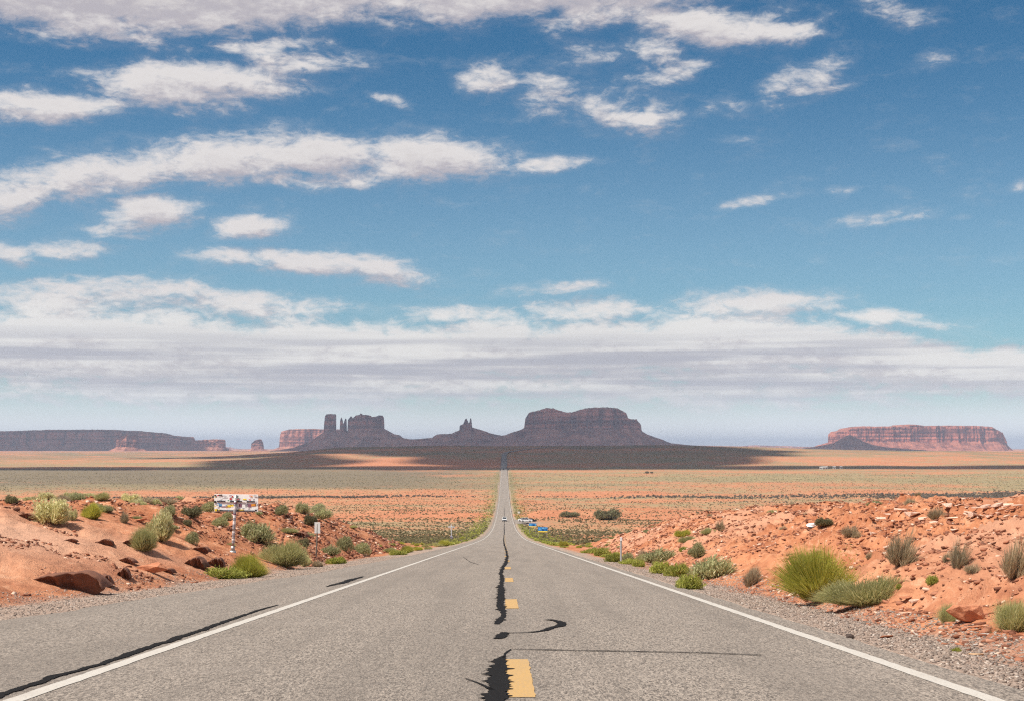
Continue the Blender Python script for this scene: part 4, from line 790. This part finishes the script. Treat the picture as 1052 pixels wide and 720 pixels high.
x, y, z = ground_at(834, 542); k = y/F
bm = bmesh.new(); bmesh.ops.create_icosphere(bm, subdivisions=4, radius=1)
for v in bm.verts:
    q = v.co.copy(); v.co *= 1+.30*float(vn(q.x*2.2+q.z, q.y*2.2-q.z*1.7, 3))+.14*float(vn(q.x*6+q.z*4, q.y*6, 5)); v.co.z = max(v.co.z*.62, -.25)
o = link('plastic_bag', bm_mesh(bm, 'plastic_bag', simple('white_plastic', (.78, .80, .82), .35, 0, .06, 4), False)); o.location = (x, y, z+.5*k); s = 5*k; o.scale = (s, s*.8, s*.85)
tag(o, 'crumpled white plastic bag lying on the crest of the right bank', 'bag')

# blue-and-yellow stall signs
MB = simple('blue_sign', (.025, .20, .52), .45, 0, .15, 3); MBD = simple('dark_blue_marks', (.012, .05, .20), .5); MBL = simple('light_blue_marks', (.16, .46, .72), .5); MY = simple('yellow_band', (.85, .60, .03), .5)
def stall_sign(px, py_top, py_bot, y, w, label, marks):
    x = (px-CX)/F*y; z = hz1(x, y); k = y/F; o = tag(empty('banner_sign', (x, y, z), R(-24)), label, 'sign'); zt = (CY-py_top)*k-z; zb = (CY-py_bot)*k-z; hh = zt-zb; W_ = w*k
    bm = bmesh.new(); add_box(bm, (0, 0, zb+hh*.61), (W_, .05, hh*.78), None, .01); link('panel', bm_mesh(bm, 'panel', MB), o)
    bm = bmesh.new(); add_box(bm, (0, 0, zb+hh*.11), (W_, .05, hh*.20), None, .01); link('yellow_band', bm_mesh(bm, 'yellow_band', MY), o)
    for (u, v, a, b, lt) in marks:
        bm = bmesh.new(); add_box(bm, (u*W_, -.03, zb+hh*v), (a*W_, .014, b*hh)); link('lettering_block', bm_mesh(bm, 'lettering_block', MBL if lt else MBD), o)
    for sx_ in (-.42, .42):
        bm = bmesh.new(); add_box(bm, (sx_*W_, .06, zt/2-.1), (.07, .07, zt+.2)); link('leg', bm_mesh(bm, 'leg', M_STEEL), o)
stall_sign(557.6, 541.0, 546.2, 320, 10.6, 'nearer and larger blue sign with a yellow bottom band in the valley scrub', [(-.3, .6, .2, .2, 1), (.05, .72, .25, .14, 1), (.08, .45, .2, .25, 0), (.36, .5, .14, .25, 0), (-.05, .5, .08, .3, 0), (.3, .82, .2, .1, 1)])
stall_sign(547.2, 537.2, 541.0, 395, 8.4, 'farther and smaller blue sign with a yellow bottom band, nearer the parked cars', [(-.28, .6, .25, .2, 1), (.12, .55, .3, .3, 0), (.38, .65, .15, .2, 1)])
y = 770.; x = (533-CX)/F*y; z = hz1(x, y)+.0; k = y/F
wb = tag(empty('notice_board', (x, y, z)), 'tiny white board on legs by the red dirt cut beyond the parked cars', 'board')
zt = (CY-525.2)*k-z; zt = max(1.4, zt)
bm = bmesh.new(); add_box(bm, (0, 0, zt-.45), (1.15, .06, .9), None, .01); link('board', bm_mesh(bm, 'board', M_BOARD), wb)
for sx_ in (-.45, .45):
    bm = bmesh.new(); add_box(bm, (sx_, .07, zt/2-.1), (.07, .07, zt+.2)); link('leg', bm_mesh(bm, 'leg', M_STEEL), wb)

# ------------------------------------------------------------------ vehicles
M_TYRE = simple('tyre_rubber', (.02, .02, .02), .8); M_GLASS = simple('car_glass', (.015, .02, .025), .08, 0, .1, 2, .6); M_RIM = simple('wheel_rim', (.45, .45, .46), .35, .8); M_LAMP = simple('lamp_lens', (.75, .75, .72), .15); M_TRIM = simple('black_trim', (.02, .02, .022), .5); M_TAIL = simple('tail_lens', (.35, .02, .02), .2)
def paint(nm, c): return simple(nm, c, .28, 0, .04, 1, .5)
PR = {'sedan': ([(-2.25, .30), (-2.3, .62), (-2.15, .86), (-1.2, .92), (-.75, .94), (.95, .98), (1.7, 1.0), (2.2, .95), (2.28, .6), (2.2, .28)], [(-1.05, .90), (-.35, 1.40), (.25, 1.46), (.95, 1.42), (1.75, .97)], 1.80),
      'suv': ([(-2.35, .38), (-2.4, .8), (-2.25, 1.02), (-1.3, 1.10), (-.9, 1.12), (1.2, 1.14), (2.1, 1.14), (2.35, 1.05), (2.38, .7), (2.3, .38)], [(-1.15, 1.09), (-.5, 1.70), (.3, 1.78), (1.6, 1.76), (2.2, 1.12)], 1.92),
      'pickup': ([(-2.7, .42), (-2.75, .85), (-2.6, 1.08), (-1.5, 1.15), (-1.2, 1.16), (.7, 1.18), (.75, 1.22), (2.65, 1.22), (2.72, .8), (2.65, .42)], [(-1.35, 1.14), (-.75, 1.78), (0, 1.84), (.55, 1.80), (.72, 1.17)], 1.95)}
def prism(bm, prof, w, wt=None):
    """side profile in x,z (front at -x) extruded to width w; vertices above mid height pull in for tumblehome"""
    z0 = min(p[1] for p in prof); z1 = max(p[1] for p in prof); A = []; B = []
    for (x, z) in prof:
        q = (z-z0)/max(1e-6, z1-z0); hw = (w*(1-q)+(wt or w)*q)/2; A.append(bm.verts.new((x, -hw, z))); B.append(bm.verts.new((x, hw, z)))
    bm.faces.new(A); bm.faces.new(B[::-1]); n = len(prof)
    for i in range(n): bm.faces.new((A[i], A[(i+1) % n], B[(i+1) % n], B[i]))
def car(name, kind, col, x, y, z, rz, label, pitch=0):
    low_, top_, w = PR[kind]; o = tag(empty(name, (x, y, z), rz), label, 'car' if kind != 'pickup' else 'pickup truck'); o.rotation_euler = (0, 0, rz)
    bm = bmesh.new(); prism(bm, low_, w, w*.96); bmesh.ops.bevel(bm, geom=bm.edges[:], offset=.07, segments=2, affect='EDGES'); pm = paint(kind+'_paint', col); link('body', bm_mesh(bm, 'body', pm, False), o)
    bm = bmesh.new(); prism(bm, top_, w*.90, w*.72); bmesh.ops.bevel(bm, geom=bm.edges[:], offset=.05, segments=2, affect='EDGES'); link('window', bm_mesh(bm, 'window', M_GLASS), o)
    bm = bmesh.new(); r = [p for p in top_ if p[1] > max(q[1] for q in top_)-.1]; x0 = min(p[0] for p in r); x1 = max(p[0] for p in r); zt = max(p[1] for p in r)
    add_box(bm, ((x0+x1)/2, 0, zt), (x1-x0+.12, w*.74, .06), None, .025)
    for sy in (-1, 1):
        for (p, q) in ((top_[0], top_[1]), (top_[-2], top_[-1])): add_cyl(bm, (p[0], sy*w*.452, p[1]), (q[0], sy*w*.37, q[1]), .045, .045, 6) if p[1] < q[1] else add_cyl(bm, (p[0], sy*w*.37, p[1]), (q[0], sy*w*.452, q[1]), .045, .045, 6)
        xm = (top_[1][0]+top_[-2][0])/2; add_cyl(bm, (xm, sy*w*.452, top_[0][1]), (xm, sy*w*.37, zt), .045, .045, 6)
    link('roof', bm_mesh(bm, 'roof', pm), o)
    xf, xb = low_[1][0], low_[-2][0]; rw = .34 if kind == 'sedan' else .39
    for wx in (xf*.63, xb*.62):
        for sy in (-1, 1):
            bm = bmesh.new(); add_cyl(bm, (wx, sy*(w/2-.20), rw), (wx, sy*(w/2+.015), rw), rw, rw, 20); wh = link('wheel', bm_mesh(bm, 'wheel', M_TYRE), o)
            bm = bmesh.new(); add_cyl(bm, (wx, sy*(w/2-.05), rw), (wx, sy*(w/2+.03), rw), rw*.62, rw*.55, 14); link('rim', bm_mesh(bm, 'rim', M_RIM), wh)
    for sy in (-1, 1):
        bm = bmesh.new(); add_box(bm, (xf+.06, sy*w*.36, low_[1][1]+.08), (.14, .36, .15), None, .03); link('headlight', bm_mesh(bm, 'headlight', M_LAMP), o)
        bm = bmesh.new(); add_box(bm, (xb-.02, sy*w*.38, low_[-2][1]+.2), (.12, .28, .2), None, .03); link('taillight', bm_mesh(bm, 'taillight', M_TAIL), o)
        bm = bmesh.new(); add_box(bm, (top_[0][0]+.25, sy*w*.54, low_[4][1]+.1), (.12, .2, .13), None, .03); link('mirror', bm_mesh(bm, 'mirror', pm), o)
    bm = bmesh.new(); add_box(bm, (xf+.02, 0, low_[1][1]-.04), (.12, w*.5, .16), None, .02); link('grille', bm_mesh(bm, 'grille', M_TRIM), o)
    for xx in (xf+.05, xb-.05):
        bm = bmesh.new(); add_box(bm, (xx, 0, low_[0][1]+.06), (.2, w*.97, .26), None, .04); link('bumper', bm_mesh(bm, 'bumper', M_TRIM), o)
    return o
yc = 600.; car('oncoming_car', 'suv', (.78, .79, .80), 0.1, yc, float(road_z(yc))+.02, R(90), 'white car driving towards the camera in the middle of the road')
zt_ = lambda y: float(road_z(y))-.04
car('parked_car', 'suv', (.80, .80, .81), 9.0, 588, zt_(588), R(175), 'white parked car, broadside on the gravel turnout right of the road')
car('parked_car', 'sedan', (.78, .78, .79), 8.0, 603, zt_(603), R(150), 'white car with dark windows parked behind the broadside one')
car('parked_car', 'sedan', (.03, .032, .036), 10.9, 594, zt_(594), R(200), 'black car at the right end of the parked group')
yc = 2040.; car('distant_car', 'pickup', (.03, .05, .06), -1.0, yc, float(road_z(yc))+.05, R(90), 'dark vehicle on the road far ahead at the edge of the cloud shadow')
# far homestead: little white buildings
def house(x, y, w, d, h, label):
    z = hz1(x, y); o = tag(empty('house', (x, y, z), R(random.uniform(-15, 15))), label, 'house', 'white houses far across the plain')
    bm = bmesh.new(); add_box(bm, (0, 0, h/2-.3), (w, d, h+.6)); link('wall', bm_mesh(bm, 'wall', simple('white_siding', (.78, .77, .74), .7)), o)
    bm = bmesh.new(); prism(bm, [(-d/2-.2, h), (d/2+.2, h), (0, h+d*.22)], w+.4); bmesh.ops.rotate(bm, verts=bm.verts[:], cent=(0, 0, 0), matrix=Matrix.Rotation(R(90), 3, 'Z')); link('roof', bm_mesh(bm, 'roof', simple('pale_roof', (.62, .60, .58), .6)), o)
    for u in (-.28, .28):
        bm = bmesh.new(); add_box(bm, (u*w, -d/2-.02, h*.6), (1.1, .06, 1.0)); link('window', bm_mesh(bm, 'window', M_GLASS), o)
    bm = bmesh.new(); add_box(bm, (0, -d/2-.02, 1.0), (.95, .06, 2.0)); link('door', bm_mesh(bm, 'door', simple('brown_door', (.18, .10, .06), .6)), o)
for i, (px, w) in enumerate(((843.5, 2.0), (846, 2.4), (848.5, 2.0), (857, 2.0), (864, 1.6))):
    yy = 2060.+i*6; k = yy/F; house((px-CX)*k, yy, w*k*1.5, 4.5, 2.8, 'tiny white house in a row far across the plain, before the red mesa')
for i, (px, r) in enumerate(((665, 2.6), (669.5, 2.2))):
    yy = 1880.; shrub('dark', (px-CX)/F*yy, yy, hz1((px-CX)/F*yy, yy), r, ('left' if i == 0 else 'right')+' one of two lone dark junipers far out on the plain right of the road', None, 'juniper', (1, 1, 1.3), parts=False, cat='tree')

# ------------------------------------------------------------------ clouds overhead whose shadows lie on the land (5 km up, far outside the frame)
M_CLOUD = simple('cloud_white', (.85, .85, .86), 1.0, 0, .03, .001, 0)
def cloud(cx, cy, rx, ry, seed, h=5000., gz=-10.):
    off = SUND*(h/SUND.z); bm = bmesh.new(); bmesh.ops.create_icosphere(bm, subdivisions=5, radius=1)
    for v in bm.verts:
        q = v.co.copy(); f_ = 1+.22*float(vn(q.x*2.1*rx/ry*.6+seed, q.y*2.1, seed))+.10*float(vn(q.x*6*rx/ry*.6, q.y*6+seed, seed+1)); v.co = Vector((q.x*f_*rx, q.y*f_*ry, q.z*min(rx, ry)*.22*(1 if q.z > 0 else .35)))
    o = link('cloud', bm_mesh(bm, 'cloud', M_CLOUD, True)); o.location = (cx+off.x, cy+off.y, h); tag(o, kind='structure')
cloud(-900, 2110, 1000, 75, 2); cloud(150, 2640, 400, 500, 3); cloud(-300, 2780, 420, 330, 4); cloud(1000, 2130, 900, 75, 5); cloud(0, 2075, 420, 42, 6)
cloud(-370, 2320, 130, 200, 12)
cloud(0, 7950, 1500, 900, 7); cloud(-3400, 9450, 1500, 850, 8); cloud(2150, 8250, 520, 500, 9); cloud(200, 5600, 1100, 500, 10)

# ------------------------------------------------------------------ haze
HAZE = 5.2e-5
bm = bmesh.new(); add_box(bm, (0, 10000, 95), (110000, 62000, 290)); hm = bpy.data.materials.new('haze'); hm.use_nodes = True; ht = hm.node_tree; ht.nodes.clear()
pv = ht.nodes.new('ShaderNodeVolumePrincipled'); pv.inputs['Color'].default_value = (.66, .77, 1.0, 1); pv.inputs['Density'].default_value = HAZE; pv.inputs['Anisotropy'].default_value = 0
ho = ht.nodes.new('ShaderNodeOutputMaterial'); ht.links.new(pv.outputs[0], ho.inputs['Volume'])
tag(link('haze', bm_mesh(bm, 'haze', hm)), kind='stuff')
